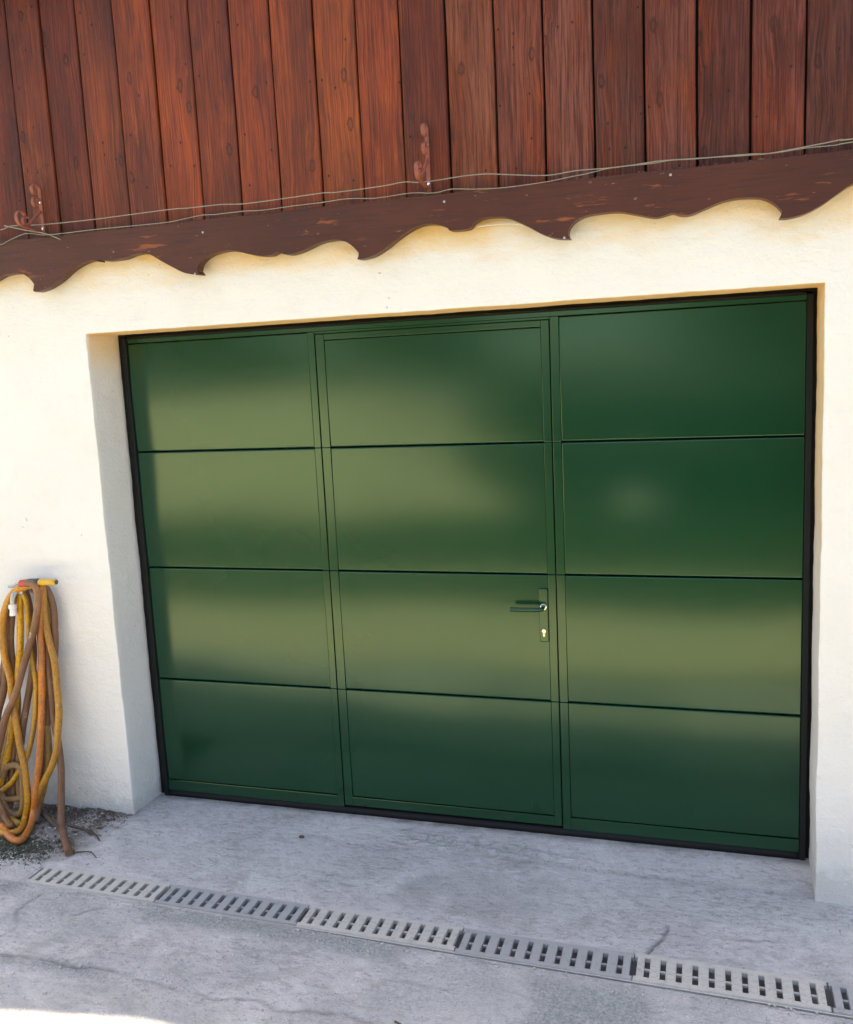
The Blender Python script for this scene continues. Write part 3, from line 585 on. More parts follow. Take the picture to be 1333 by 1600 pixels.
# cladding: dark backing with separate vertical boards
cl = box('cladding', -4.9, 7.9, -0.2195, -0.2075, 2.58, 3.70, M['gap'], house)
pitch = 0.1716
seams = list(SEAMS)
while seams[0] > -1.1: seams.insert(0, round(seams[0] - pitch, 3))
while seams[-1] < 3.6: seams.append(round(seams[-1] + pitch, 3))
NB = len(seams) - 1
def add_board(a, b, k, z0=2.585, z1=3.70):
    r = random.Random(k * 7 + 3)
    gw_ = 0.0007 * min(1, max(0, (a - 1.0) / 1.2)); gap_l = 0.0024 + gw_ + 0.0016 * r.random(); gap_r = 0.0024 + gw_ + 0.0016 * r.random()
    proud = r.uniform(-0.0025, 0.0035); tilt = r.uniform(-0.002, 0.002)
    w0 = a + gap_l; w1 = b - gap_r; bm = bmesh.new(); nz = 8; ch = 0.0035
    secs = []
    for j in range(nz + 1):
        z = z0 + (z1 - z0) * j / nz; wv = 0.0009 * math.sin(j * 1.3 + k); cup = 0.0012
        yf = -0.2455 - proud
        # chamfered front edges, slightly cupped face; rebate behind one edge
        secs.append([bm.verts.new(p) for p in ((w0 + wv, -0.222, z), (w0 + wv, yf + ch, z), (w0 + ch + wv, yf - tilt, z), ((w0 + w1) / 2 + wv, yf - cup, z), (w1 - ch + wv, yf + tilt, z), (w1 + wv, yf + ch, z), (w1 + wv, -0.222, z))])
    for j in range(nz):
        for i in range(6): bm.faces.new((secs[j][i], secs[j][i + 1], secs[j + 1][i + 1], secs[j + 1][i]))
        bm.faces.new((secs[j][6], secs[j][0], secs[j + 1][0], secs[j + 1][6]))
    bm.faces.new(secs[0][::-1]); bm.faces.new(secs[-1])
    o = bm_obj('board', bm, M['wood'], cl)
    cx_ = (a + b) / 2
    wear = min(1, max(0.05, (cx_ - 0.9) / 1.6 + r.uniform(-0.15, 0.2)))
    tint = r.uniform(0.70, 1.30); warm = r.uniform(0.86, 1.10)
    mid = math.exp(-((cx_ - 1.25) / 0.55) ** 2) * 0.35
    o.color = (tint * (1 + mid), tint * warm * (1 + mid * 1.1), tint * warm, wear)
    return o
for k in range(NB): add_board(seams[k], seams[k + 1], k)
for side in (0, 1):      # beyond the picture's edges the same boards run on
    a = seams[-1] if side else -4.85; b = 7.85 if side else seams[0]
    nb = int(round((b - a) / pitch))
    for k in range(nb): add_board(a + (b - a) * k / nb, a + (b - a) * (k + 1) / nb, 100 + side * 60 + k)
# carved fascia
per = 1.483
mid_ = [p for p in FASC if 0.593 - 1e-6 <= p[0] <= 2.08]
i0 = FASC.index((0.593, 2.405)); i1 = FASC.index((2.076, 2.416)); cyc = FASC[i0:i1]
left = []
for s in (3, 2, 1):
    for (x, z) in cyc:
        xx = x - s * per
        if xx < -0.45: left.append((xx, z))
right = []
for s in (1, 2, 3, 4):
    for (x, z) in cyc:
        xx = x + s * per
        if 3.02 < xx < 7.8: right.append((xx, z))
outl = left + FASC + right
def smooth_profile(P, n=4):
    out = []; P = [Vector((p[0], p[1])) for p in P]; N = len(P)
    def corner(i):
        if i <= 0 or i >= N - 1: return True
        a = (P[i] - P[i - 1]); b = (P[i + 1] - P[i])
        return a.length < 1e-6 or b.length < 1e-6 or a.angle(b) > R(48)
    for i in range(N - 1):
        p1, p2 = P[i], P[i + 1]
        p0 = P[i - 1] if not corner(i) else p1 - (p2 - p1) * 0.5
        p3 = P[i + 2] if not corner(i + 1) else p2 + (p2 - p1) * 0.5
        for k in range(n):
            t = k / n
            out.append(0.5 * ((2 * p1) + (p2 - p0) * t + (2 * p0 - 5 * p1 + 4 * p2 - p3) * t * t + (3 * p1 - p0 - 3 * p2 + p3) * t ** 3))
    out.append(P[-1]); return out
pr = smooth_profile(outl)
YB, YF = -0.240, -0.284
FT = 2.617
from mathutils.geometry import delaunay_2d_cdt
def fascia_piece(pts, dy, dz):
    xa, xb = pts[0][0], pts[-1][0]; n = max(4, int((xb - xa) / 0.03))
    top = [(xb - (xb - xa) * k / n, FT + 0.003 * noise.noise(Vector(((xb - (xb - xa) * k / n) * 5, 0, 0))) + 0.0018 * noise.noise(Vector(((xb - (xb - xa) * k / n) * 37, 3, 0)))) for k in range(n + 1)]
    ring = []
    for p in [(x, z + dz) for x, z in pts] + top:
        if not ring or (Vector(p) - Vector(ring[-1])).length > 0.0012: ring.append(p)
    N = len(ring)
    r = delaunay_2d_cdt([Vector(p) for p in ring], [(k, (k + 1) % N) for k in range(N)], [], 1, 1e-6)
    bm = bmesh.new(); co = r[0]
    f_ = [bm.verts.new((c.x, YF + dy, c.y)) for c in co]; b_ = [bm.verts.new((c.x, YB, c.y)) for c in co]
    cnt = {}
    for t in r[2]:
        t = list(t); bm.faces.new([f_[i] for i in t]); bm.faces.new([b_[i] for i in t[::-1]])
        for k in range(len(t)):
            e = tuple(sorted((t[k], t[(k + 1) % len(t)]))); cnt[e] = cnt.get(e, 0) + 1
    for (i, j), c_ in cnt.items():
        if c_ == 1: bm.faces.new((f_[i], f_[j], b_[j], b_[i]))
    o = bm_obj('carved_fascia', bm, M['fascia'], house)
    m_ = o.modifiers.new('edge', 'BEVEL'); m_.width = 0.004; m_.segments = 2; m_.limit_method = 'ANGLE'; m_.angle_limit = R(60)
    return o
prl = [(p.x, p.y) for p in pr]
# butt joints where the carver's boards meet; the hooks curl back, so cut on the flat stretches by index
def cut_index(x): return min((k for k in range(len(prl))), key=lambda k: abs(prl[k][0] - x))
cuts = [0] + [cut_index(x) for x in (-2.80, -1.32, 0.128, 3.156, 4.64, 6.12)] + [len(prl) - 1]
fas = None
for k, (i, j) in enumerate(zip(cuts[:-1], cuts[1:])):
    seg_ = prl[i:j + 1]; seg_ = [(seg_[0][0] + 0.0006, seg_[0][1])] + seg_[1:-1] + [(seg_[-1][0] - 0.0006, seg_[-1][1])]
    o = fascia_piece(seg_, (0.0, 0.0015, 0.0, -0.002, 0.0012, 0.0, 0.001, 0)[k], (0, 0.002, -0.004, 0.003, 0.0, 0.001, 0, 0)[k])
    if k == 3: fas = o
# nail heads in the fascia
for (x, z) in ((0.57, 2.413), (2.055, 2.424), (0.62, 2.57), (1.62, 2.59), (2.42, 2.60)):
    bm = bmesh.new(); lathe(bm, (x, YF - 0.001, z), (0, -1, 0), [(0, 0.0045), (0.002, 0.0045), (0.003, 0.003)], 10)
    bm_obj('nail', bm, M['steel'], fas)
# dust and lichen crumbs caught on the fascia's upper edge
bm = bmesh.new()
for k in range(420):
    x = random.uniform(-0.6, 3.3); s = random.uniform(0.0012, 0.0042) * (1.6 if random.random() < .1 else 1)
    c = Vector((x, YF + random.uniform(0.001, 0.02), FT + random.uniform(-0.001, 0.004)))
    bmesh.ops.create_icosphere(bm, subdivisions=1, radius=s, matrix=Matrix.Translation(c) @ Matrix.Diagonal((random.uniform(.8, 2.4), 1, random.uniform(.5, 1), 1)))
o = bm_obj('lichen_crumbs', bm, M['litter'], fas); o['kind'] = 'stuff'

# ================================================================== garage door
door = empty('garage_door', (1.45, 0, 0))
tag(door, 'dark green sectional garage door with a wicket door and lever handle', 'garage door')
DW = 2.9076
ROWS = [(0.028, 0.592), (0.594, 1.135), (1.137, 1.677), (1.679, 2.170)]
# frame
box('door_frame', 0.004, 0.0255, -0.012, 0.05, 0.0, 2.192, M['frame'], door, 0.003)
box('door_frame', 2.8845, DW - 0.001, -0.012, 0.05, 0.0, 2.192, M['frame'], door, 0.003)
box('door_frame', 0.026, 2.884, -0.006, 0.05, 2.1905, 2.200, M['frame'], door, 0.003)
bm = bmesh.new()        # rubber bottom seal, squashed unevenly
for s in (0,):
    N = 90; rows = []
    for i in range(N + 1):
        x = 0.026 + (2.884 - 0.026) * i / N; w_ = 0.002 * noise.noise(Vector((x * 6, 1, 1)))
        rows.append([bm.verts.new(p) for p in ((x, 0.04, 0.0275), (x, -0.005, 0.0275), (x, -0.010 + w_, 0.016), (x, -0.009 + w_, 0.002), (x, 0.04, 0.0))])
    for i in range(N):
        for k in range(4): bm.faces.new((rows[i][k], rows[i][k + 1], rows[i + 1][k + 1], rows[i + 1][k]))
    bm.faces.new(rows[0]); bm.faces.new(rows[-1][::-1])
bm_obj('bottom_seal', bm, M['seal'], door, True)
# irregular mortar-dark gap strip between jamb and frame
for xa, xb in ((-0.03, 0.004), (DW - 0.001, 2.93)):
    box('jamb_gap', xa, xb, 0.012, 0.05, 0.0, 2.22, M['seal'], door)
box('jamb_gap', 0.004, DW - 0.001, 0.012, 0.05, 2.2, 2.235, M['seal'], door)
# sheet-steel panels with folded edges and a faint bow
BOW = {0: (0.0012, 0.0), 1: (0.0026, 0.0), 2: (0.0028, 0.0), 3: (0.0024, 0.0)}
def panel(x0, x1, z0, z1, yoff, bow, seed, tilt=0.0):
    nx, nz = 24, 14; bm = bmesh.new(); g = []
    wx, hz_ = x1 - x0, z1 - z0
    eu = [0, 0.0012 / wx, 0.0026 / wx, 0.005 / wx]; et = [0, 0.0018 / hz_, 0.0036 / hz_, 0.0065 / hz_]
    us = eu + [i / nx for i in range(1, nx)] + [1 - e for e in eu[::-1]]
    ts = et + [i / nz for i in range(1, nz)] + [1 - e for e in et[::-1]]
    for i_, a in enumerate(us):
        col = []
        for j_, t in enumerate(ts):
            y = yoff - bow * (1 - (2 * t - 1) ** 2) + tilt * (t - 0.5) + 0.0030 * noise.noise(Vector((a * 1.5 * wx + seed * 5.3, t * 0.9 + seed, seed * 1.7)))
            kj = min(j_, len(ts) - 1 - j_); ki = min(i_, len(us) - 1 - i_)
            y += (0.009, 0.0016, 0.0)[min(kj, 2)] + (0.0022, 0.0004, 0.0)[min(ki, 2)]
            col.append(bm.verts.new((x0 + a * (x1 - x0), y, z0 + t * (z1 - z0))))
        g.append(col)
    for i in range(len(us) - 1):
        for j in range(len(ts) - 1): bm.faces.new((g[i][j], g[i + 1][j], g[i + 1][j + 1], g[i][j + 1]))
    # folded-back rim so that the sheet has depth
    rim = []
    loop = [g[i][0] for i in range(len(us))] + [g[-1][j] for j in range(1, len(ts))] + [g[i][-1] for i in range(len(us) - 2, -1, -1)] + [g[0][j] for j in range(len(ts) - 2, 0, -1)]
    back = [bm.verts.new((v.co.x, 0.035, v.co.z)) for v in loop]
    for k in range(len(loop)): bm.faces.new((loop[k], back[k], back[(k + 1) % len(loop)], loop[(k + 1) % len(loop)]))
    return bm_obj('panel', bm, M['green'], door, True)
COLS = [(0.0265, 0.9165, 0), (0.9905, 1.9125, 0), (1.9835, 2.8835, 0)]
for ci, (xa, xb, yo) in enumerate(COLS):
    for ri, (za, zb) in enumerate(ROWS):
        zlo = za + (0.054 if ri == 0 else 0); zhi = zb - (0.036 if (ri == 3 and ci == 1) else 0)
        panel(xa, xb, zlo + 0.0012, zhi - 0.0012, 0.0, BOW[ri][0], ci * 4 + ri + 1)
# stiles in four lengths, cut where the sections hinge
for (xa, xb) in ((0.917, 0.9465), (0.9515, 0.990), (1.913, 1.9445), (1.9495, 1.983)):
    leaf = 0.95 < (xa + xb) / 2 < 1.947
    for ri, (za, zb) in enumerate(ROWS):
        zz0 = za + (0.0 if ri else (0.012 if leaf else 0.0)); zz1 = zb - (0.012 if (ri == 3 and leaf) else 0)
        box('stile', xa, xb, -0.0035, 0.03, zz0 + 0.0006, zz1 - 0.0004, M['green'], door, 0.0016, 2)
# rails: leaf top and bottom, fixed bottom rails, head rail
box('rail', 0.9905, 1.9125, -0.0030, 0.03, 2.134, 2.1578, M['green'], door, 0.0016, 2)
box('rail', 0.9905, 1.9125, -0.0030, 0.03, 0.0405, 0.0815, M['green'], door, 0.0016, 2)
box('rail', 0.0265, 0.9165, -0.0030, 0.03, 0.0285, 0.0815, M['green'], door, 0.0016, 2)
box('rail', 1.9835, 2.8835, -0.0030, 0.03, 0.0285, 0.0815, M['green'], door, 0.0016, 2)
box('rail', 0.0265, 2.8835, -0.0022, 0.03, 2.1705, 2.1895, M['green'], door, 0.001)
box('rail', 0.9475, 1.9485, -0.0022, 0.03, 2.1605, 2.1698, M['green'], door, 0.001)
box('leaf_gap', 0.026, 2.884, 0.031, 0.034, 0.028, 2.19, M['seal'], door)
# lever handle: long plate, collar, lever, lock cylinder
hp = box('handle_plate', 1.8755, 1.9115, -0.013, -0.003, 0.853, 1.0775, M['green'], door, 0.004, 3)
bm = bmesh.new(); lathe(bm, (1.8945, -0.012, 1.003), (0, -1, 0), [(0, 0.0135), (0.006, 0.0135), (0.007, 0.012), (0.007, 0.0095)], 28); bm_obj('collar', bm, M['chrome'], hp, False)
bm = bmesh.new()
pts = catmull([(1.8945, -0.016, 1.003), (1.8945, -0.040, 1.003), (1.892, -0.053, 1.0025), (1.882, -0.059, 1.002), (1.86, -0.060, 1.0015), (1.82, -0.060, 1.001), (1.78, -0.060, 1.0005), (1.765, -0.060, 1.0005)], 6)
tube(bm, pts, 0.0088, 14)
bm_obj('lever', bm, M['green'], hp, True)
bm = bmesh.new()
prof = []
for k in range(20):
    a = R(-58) + k / 19 * R(296); prof.append((1.8935 + 0.0085 * math.sin(a + math.pi) * -1 if False else 1.8935 + 0.0085 * math.cos(a), 0.9005 + 0.0085 * math.sin(a)))
prof = [(1.8935 + 0.0085 * math.cos(R(-60) + k / 19 * R(300)), 0.9005 + 0.0085 * math.sin(R(-60) + k / 19 * R(300))) for k in range(20)]
prof += [(1.8935 - 0.0045, 0.878), (1.8935, 0.8765), (1.8935 + 0.0045, 0.878)]
va = [bm.verts.new((x, -0.0165, z)) for x, z in prof]; vb = [bm.verts.new((x, -0.012, z)) for x, z in prof]
f1 = bm.faces.new(va)
for k in range(len(prof)): bm.faces.new((va[k], vb[k], vb[(k + 1) % len(prof)], va[(k + 1) % len(prof)]))
bm_obj('lock_cylinder', bm, M['brass'], hp)
bm = bmesh.new(); lathe(bm, (1.8935, -0.0166, 0.9005), (0, -1, 0), [(0, 0.0072), (0.001, 0.0072), (0.0014, 0.006)], 20); bm_obj('cylinder_plug', bm, M['chrome'], hp)
bm = bmesh.new(); bm_box(bm, 1.8926, 1.8944, -0.0184, -0.0178, 0.897, 0.904); bm_obj('keyway', bm, M['seal'], hp)

# ================================================================== drain
def zdr(x): return float(-0.04 * max(-1.2, min(4.2, x)) / 2.92)
ang = math.atan(0.04 / 2.92)
chan = empty('drain_channel', (DX0, BACK, 0))
tag(chan, 'grey channel trough sunk into the concrete under the drain grates', 'drain channel')
bm = bmesh.new(); N = 40
for i in range(N):
    pass
rows = []
for i in range(N + 1):
    x = DX0 + 0.001 + (DX1 - DX0 - 0.002) * i / N; f = float(front_line(np.array(x))); z = zdr(x)
    rows.append([bm.verts.new(p) for p in ((x, BACK - 0.0005, z - 0.002), (x, BACK - 0.006, z - 0.002), (x, BACK - 0.006, z - 0.022), (x, BACK - 0.016, z - 0.022), (x, BACK - 0.020, z - 0.075), (x, f + 0.020, z - 0.075), (x, f + 0.016, z - 0.022), (x, f + 0.006, z - 0.022), (x, f + 0.006, z - 0.0035), (x, f + 0.0005, z - 0.0035))])
for i in range(N):
    for k in range(9): bm.faces.new((rows[i][k], rows[i][k + 1], rows[i + 1][k + 1], rows[i + 1][k]))
bm.faces.new(rows[0]); bm.faces.new(rows[-1][::-1])
bm_obj('trough', bm, M['gpale'], chan)
bm = bmesh.new()          # silt in the trough
for i in range(260):
    x = random.uniform(-0.1, 3.4); bmesh.ops.create_icosphere(bm, subdivisions=1, radius=random.uniform(0.005, 0.012), matrix=Matrix.Translation((x, random.uniform(-0.80, -0.73), zdr(x) - 0.071)))
o = bm_obj('silt', bm, M['litter'], chan); o['kind'] = 'stuff'

def grate_mesh(pattern):
    L, Wd, T = 0.6035, 0.144, 0.018
    nsl = 11; p0 = 0.0425; pitch_ = 0.0518; sw = 0.0185; sl = 0.102
    bm = bmesh.new()
    xl = [0.0, 0.009]
    for k in range(nsl):
        c = p0 + k * pitch_; xl += [c - sw / 2, c + sw / 2]
    xl += [L - 0.009, L]
    yl = [0, (Wd - sl) / 2, Wd - (Wd - sl) / 2, Wd]
    V = {}
    def v(i, j, zt):
        k = (i, j, zt)
        if k not in V: V[k] = bm.verts.new((xl[i], yl[j], 0 if zt else -T))
        return V[k]
    nxl = len(xl)
    solid = lambda i, j: 0 <= i < nxl - 1 and 0 <= j < 3 and not (j == 1 and ((i >= 2 and i % 2 == 0 and i < nxl - 2) or i == 0 or i == nxl - 2))
    for i in range(nxl - 1):
        for j in range(3):
            if not solid(i, j): continue
            bm.faces.new((v(i, j, 1), v(i + 1, j, 1), v(i + 1, j + 1, 1), v(i, j + 1, 1)))
            bm.faces.new((v(i, j, 0), v(i, j + 1, 0), v(i + 1, j + 1, 0), v(i + 1, j, 0)))
            for (di, dj, a, b_) in ((-1, 0, (i, j), (i, j + 1)), (1, 0, (i + 1, j + 1), (i + 1, j)), (0, -1, (i + 1, j), (i, j)), (0, 1, (i, j + 1), (i + 1, j + 1))):
                if not solid(i + di, j + dj):
                    bm.faces.new((v(a[0], a[1], 1), v(b_[0], b_[1], 1), v(b_[0], b_[1], 0), v(a[0], a[1], 0)))
    bmesh.ops.recalc_face_normals(bm, faces=bm.faces[:])
    es = [e for e in bm.edges if len(e.link_faces) == 2 and e.calc_face_angle(0) > 1.0 and e.verts[0].co.z > -0.001 and e.verts[1].co.z > -0.001]
    bmesh.ops.bevel(bm, geom=es, offset=0.0016, segments=2, affect='EDGES')
    me = bpy.data.meshes.new('drain_grate'); bm.to_mesh(me); bm.free()
    # lower cross rib
    bm = bmesh.new(); bm_box(bm, 0.014, L - 0.014, Wd / 2 - 0.0045, Wd / 2 + 0.0045, -0.0175, -0.007, 0.0015)
    me2 = bpy.data.meshes.new('rib'); bmesh.ops.recalc_face_normals(bm, faces=bm.faces[:]); bm.to_mesh(me2); bm.free()
    # raised hexagon tread
    bm = bmesh.new()
    def bar(a, b, wv=0.0022, h=0.0013):
        a = Vector(a); b = Vector(b); d = (b - a).normalized(); nrm = Vector((-d.y, d.x)) * wv / 2
        q = [a - nrm, b - nrm, b + nrm, a + nrm]
        lo = [bm.verts.new((p.x, p.y, -0.0004)) for p in q]; q2 = [a - nrm * .5, b - nrm * .5, b + nrm * .5, a + nrm * .5]
        hi = [bm.verts.new((p.x, p.y, h)) for p in q2]
        bm.faces.new(hi)
        for k in range(4): bm.faces.new((lo[k], lo[(k + 1) % 4], hi[(k + 1) % 4], hi[k]))
    for k in range(nsl + 1):
        cx_ = p0 + (k - 0.5) * pitch_; hw = 0.0125
        if cx_ < 0.02 or cx_ > L - 0.02: hw = 0.006
        for cy_ in (0.030, 0.060, 0.090):
            pts = [(cx_ - hw, cy_ + 0.004), (cx_, cy_ - 0.006), (cx_ + hw, cy_ + 0.004)]
            bar(pts[0], pts[1]); bar(pts[1], pts[2])
            pts = [(cx_ - hw, cy_ + 0.018), (cx_, cy_ + 0.026), (cx_ + hw, cy_ + 0.018)]
            bar(pts[0], pts[1]); bar(pts[1], pts[2])
    bmesh.ops.recalc_face_normals(bm, faces=bm.faces[:])
    me3 = bpy.data.meshes.new('tread_pattern'); bm.to_mesh(me3); bm.free()
    return me, me2, me3
GP = grate_mesh(True)
def grate(x, mat, label, tread, dz=0.0, dy=0.0, dyaw=0.0):
    me, me2, me3 = [m_.copy() for m_ in GP]
    for m_ in (me, me2, me3): m_.materials.clear(); m_.materials.append(mat)
    root = bpy.data.objects.new('drain_grate', None); COL.objects.link(root); root.empty_display_size = 0.05
    wd = (BACK - 0.007) - (float(front_line(np.array(x + 0.3))) + 0.007)
    root.location = (x, BACK - 0.007 - wd + dy, zdr(x) + 0.0025 + dz); root.rotation_euler = (0, ang, dyaw - 0.0025)
    s = wd / 0.144
    for nm, m_ in (('slotted_plate', me), ('rib', me2)) + ((('tread_pattern', me3),) if tread else ()):
        o = bpy.data.objects.new(nm, m_); COL.objects.link(o); o.parent = root; o.scale = (1, s, 1)
        if nm == 'tread_pattern': o['kind'] = 'stuff'
    return tag(root, label, 'drain grate', 'drain grates in a row across the forecourt')
grate(-0.128, M['gpale'], 'pale worn drain grate at the far end nearest the coiled hose', False)
grate(0.478, M['gblue'], 'grey drain grate second from the hose end of the row', False, -0.0015, 0.001)
grate(1.085, M['gpale'], 'beige drain grate in the middle of the row, before the centre door', True, 0.001, 0.0, 0.002)
grate(1.692, M['gblue'], 'bluish grey drain grate between the two beige ones', False, -0.001, -0.002, -0.001)
grate(2.299, M['gpale'], 'beige drain grate with hexagon tread nearest the right pier', True, 0.001, 0.0, 0.0)
grate(2.909, M['gblue'], 'grey drain grate cut off by the right edge, past the dark joint', False, -0.001, 0.002)

# ================================================================== flower-box brackets on the cladding
def strip(bm, prof, xc, wd, th=0.0032):
    """flat iron bent along prof [(out, up)], wd wide across x"""
    P = [Vector(p) for p in prof]; rings = []
    for i, p in enumerate(P):
        t = (P[min(i + 1, len(P) - 1)] - P[max(i - 1, 0)]).normalized(); nrm = Vector((-t.y, t.x)) * th / 2
        rings.append([bm.verts.new((xc + sx, -(p + s * nrm).x, (p + s * nrm).y)) for sx, s in ((-wd / 2, -1), (wd / 2, -1), (wd / 2, 1), (-wd / 2, 1))])
    for i in range(len(rings) - 1):
        for k in range(4): bm.faces.new((rings[i][k], rings[i][(k + 1) % 4], rings[i + 1][(k + 1) % 4], rings[i + 1][k]))
    bm.faces.new(rings[0][::-1]); bm.faces.new(rings[-1])
def arc(cx_, cz_, r, a0, a1, n=10, shrink=0.0):
    return [(cx_ + r * (1 - shrink * k / n) * math.cos(R(a0 + (a1 - a0) * k / n)), cz_ + r * (1 - shrink * k / n) * math.sin(R(a0 + (a1 - a0) * k / n))) for k in range(n + 1)]
def bracket(xc, zb, zt, label, twist):
    o = empty('flower_box_bracket', (xc, -0.25, zb)); tag(o, label, 'bracket', 'iron scroll brackets on the board cladding')
    y0 = 0.256; W_ = 0.0155
    bm = bmesh.new(); strip(bm, [(y0, zb), (y0, zt - 0.03)] + arc(y0 + 0.026, zt - 0.03, 0.026, 180, -100, 16, 0.25), xc, W_); bm_obj('back_bar', bm, M['iron'], o)
    arm_end = y0 + 0.155
    bm = bmesh.new(); strip(bm, [(y0 + 0.003, zb + 0.012), (y0 + 0.06, zb + 0.014), (arm_end - 0.03, zb + 0.022)] + arc(arm_end - 0.025, zb + 0.054, 0.032, -80, 170, 16, 0.2), xc + 0.002, W_); bm_obj('arm', bm, M['iron'], o)
    zm = zb + (zt - zb) * 0.52
    bm = bmesh.new()
    strip(bm, arc(y0 + 0.030, zm + 0.03, 0.022, -150, -360 - 60 + 180, 12, 0.2)[::-1][:0] + [(y0 + 0.005, zm + 0.035)] + arc(y0 + 0.028, zm + 0.022, 0.022, 130, -110, 12, 0.15), xc - 0.001, W_ * 0.9, 0.004); bm_obj('scroll', bm, M['iron'], o)
    bm = bmesh.new()
    N = 22; a = Vector((y0 + 0.006, zm - 0.012)); b_ = Vector((y0 + 0.098, zb + 0.024)); rings = []
    for i in range(N + 1):       # twisted square brace
        t = i / N; p = a.lerp(b_, t); d = (b_ - a).normalized(); n2 = Vector((-d.y, d.x)); ph = twist * t * math.pi * 2; s = 0.0055
        ring_ = []
        for k in range(4):
            an = ph + k * math.pi / 2 + math.pi / 4; u_ = math.cos(an) * s * 1.41; v_ = math.sin(an) * s * 1.41
            ring_.append(bm.verts.new((xc + u_, -(p + n2 * v_).x, (p + n2 * v_).y)))
        rings.append(ring_)
    for i in range(N):
        for k in range(4): bm.faces.new((rings[i][k], rings[i][(k + 1) % 4], rings[i + 1][(k + 1) % 4], rings[i + 1][k]))
    bm.faces.new(rings[0][::-1]); bm.faces.new(rings[-1]); bm_obj('brace', bm, M['iron'], o)
    bm = bmesh.new(); strip(bm, [(y0 + 0.090, zb + 0.021)] + arc(y0 + 0.100, zb + 0.045, 0.024, -120, 130, 14, 0.2), xc + 0.001, W_ * 0.9); bm_obj('scroll', bm, M['iron'], o)
    for z in (zb + 0.03, zt - 0.075):
        bm = bmesh.new(); lathe(bm, (xc, -y0 - 0.001, z), (0, -1, 0), [(0, 0.0058), (0.002, 0.0052), (0.0035, 0.002)], 12); bm_obj('screw', bm, M['chrome'], o)
bracket(-0.155, 2.628, 2.84, 'rusty red scroll bracket on the boards near the left edge', 2.0)
bracket(1.556, 2.634, 2.876, 'rusty red scroll bracket on the boards above the wicket door', 1.5)
# two galvanised wires strung along the boards
def wire(pts, y, label, r):
    P = [(-4.5, pts[0][1]), (-2.0, pts[0][1] + 0.01), (-0.9, pts[0][1] - 0.012), (-0.55, pts[0][1])] + list(pts) + [(3.4, pts[-1][1] + 0.012), (4.6, pts[-1][1] - 0.01), (7.4, pts[-1][1])]
    bm = bmesh.new(); tube(bm, catmull([(x, y - 0.004 * math.sin(x * 3.0), z) for x, z in P], 3), r, 6)
    return tag(bm_obj('wire', bm, M['wire'], None, True), label, 'wire')
wire(WIRE1, -0.293, 'upper thin grey wire strung slackly along the boards past the brackets', 0.0021)
wire(WIRE2, -0.2915, 'lower thin grey wire lying just above the carved fascia edge', 0.0018)
bm = bmesh.new(); tube(bm, catmull([(-0.29, -0.33, 2.672), (-0.20, -0.30, 2.648), (-0.12, -0.288, 2.630), (-0.05, -0.286, 2.600)], 4), 0.0026, 6)
tag(bm_obj('wire', bm, M['wire'], None, True), 'short loose wire end below the left scroll bracket', 'wire')
bm = bmesh.new(); tube(bm, catmull([(1.725, -0.2335, 2.4985), (1.78, -0.232, 2.501), (1.85, -0.232, 2.499), (1.90, -0.233, 2.490)], 4), 0.0028, 6)
tag(bm_obj('cable', bm, M['white'], None, True), 'thin pale cable peeping out under the carved fascia near its middle', 'cable')

# ================================================================== tap and hose
tap = empty('wall_tap', (-0.47, YW, 1.10)); tag(tap, 'zinc wall tap with red, dark blue and yellow lever above the hose', 'tap')
bm = bmesh.new(); lathe(bm, (-0.455, YW + 0.01, 1.085), (0, -1, 0), [(0, 0.028), (0.016, 0.028), (0.018, 0.016), (0.06, 0.016), (0.062, 0.022), (0.10, 0.022), (0.104, 0.014)], 18); bm_obj('valve_body', bm, M['steel'], tap)
bm = bmesh.new(); tube(bm, catmull([(-0.458, -0.295, 1.085), (-0.468, -0.315, 1.075), (-0.474, -0.325, 1.05), (-0.478, -0.328, 1.005)], 5), 0.013, 12); bm_obj('spout', bm, M['steel'], tap, True)
bm = bmesh.new(); lathe(bm, (-0.478, -0.328, 1.028), (0, 0, -1), [(0, 0.017), (0.012, 0.0185), (0.020, 0.0185), (0.022, 0.015), (0.036, 0.015), (0.038, 0.017), (0.052, 0.017)], 10); bm_obj('hose_coupling', bm, M['white'], tap)
bm = bmesh.new(); tube(bm, [(-0.455, -0.300, 1.095), (-0.452, -0.305, 1.118)], 0.008, 10); tube(bm, catmull([(-0.505, -0.31, 1.103), (-0.48, -0.312, 1.106), (-0.455, -0.312, 1.120), (-0.42, -0.312, 1.124)], 4), 0.0055, 8); bm_obj('stem', bm, M['steel'], tap, True)
def sleeve(nm, xa, xb, za, zb, r, mat, ns=16):
    bm = bmesh.new(); d = Vector((xb - xa, 0, zb - za)); L_ = d.length
    lathe(bm, (xa, -0.315, za), d, [(0, r * 0.85), (0.003, r), (L_ - 0.003, r), (L_, r * 0.85)], ns); return bm_obj(nm, bm, mat, tap)
sleeve('red_band', -0.432, -0.388, 1.121, 1.126, 0.0175, M['red']); sleeve('blue_band', -0.388, -0.330, 1.126, 1.130, 0.0185, M['navy']); sleeve('yellow_grip', -0.330, -0.238, 1.130, 1.1325, 0.0145, M['yellow'])
bm = bmesh.new(); lathe(bm, (-0.239, -0.315, 1.1325), (1, 0, 0), [(0, 0.010), (0.004, 0.010)], 12); bm_obj('grip_end', bm, M['navy'], tap)

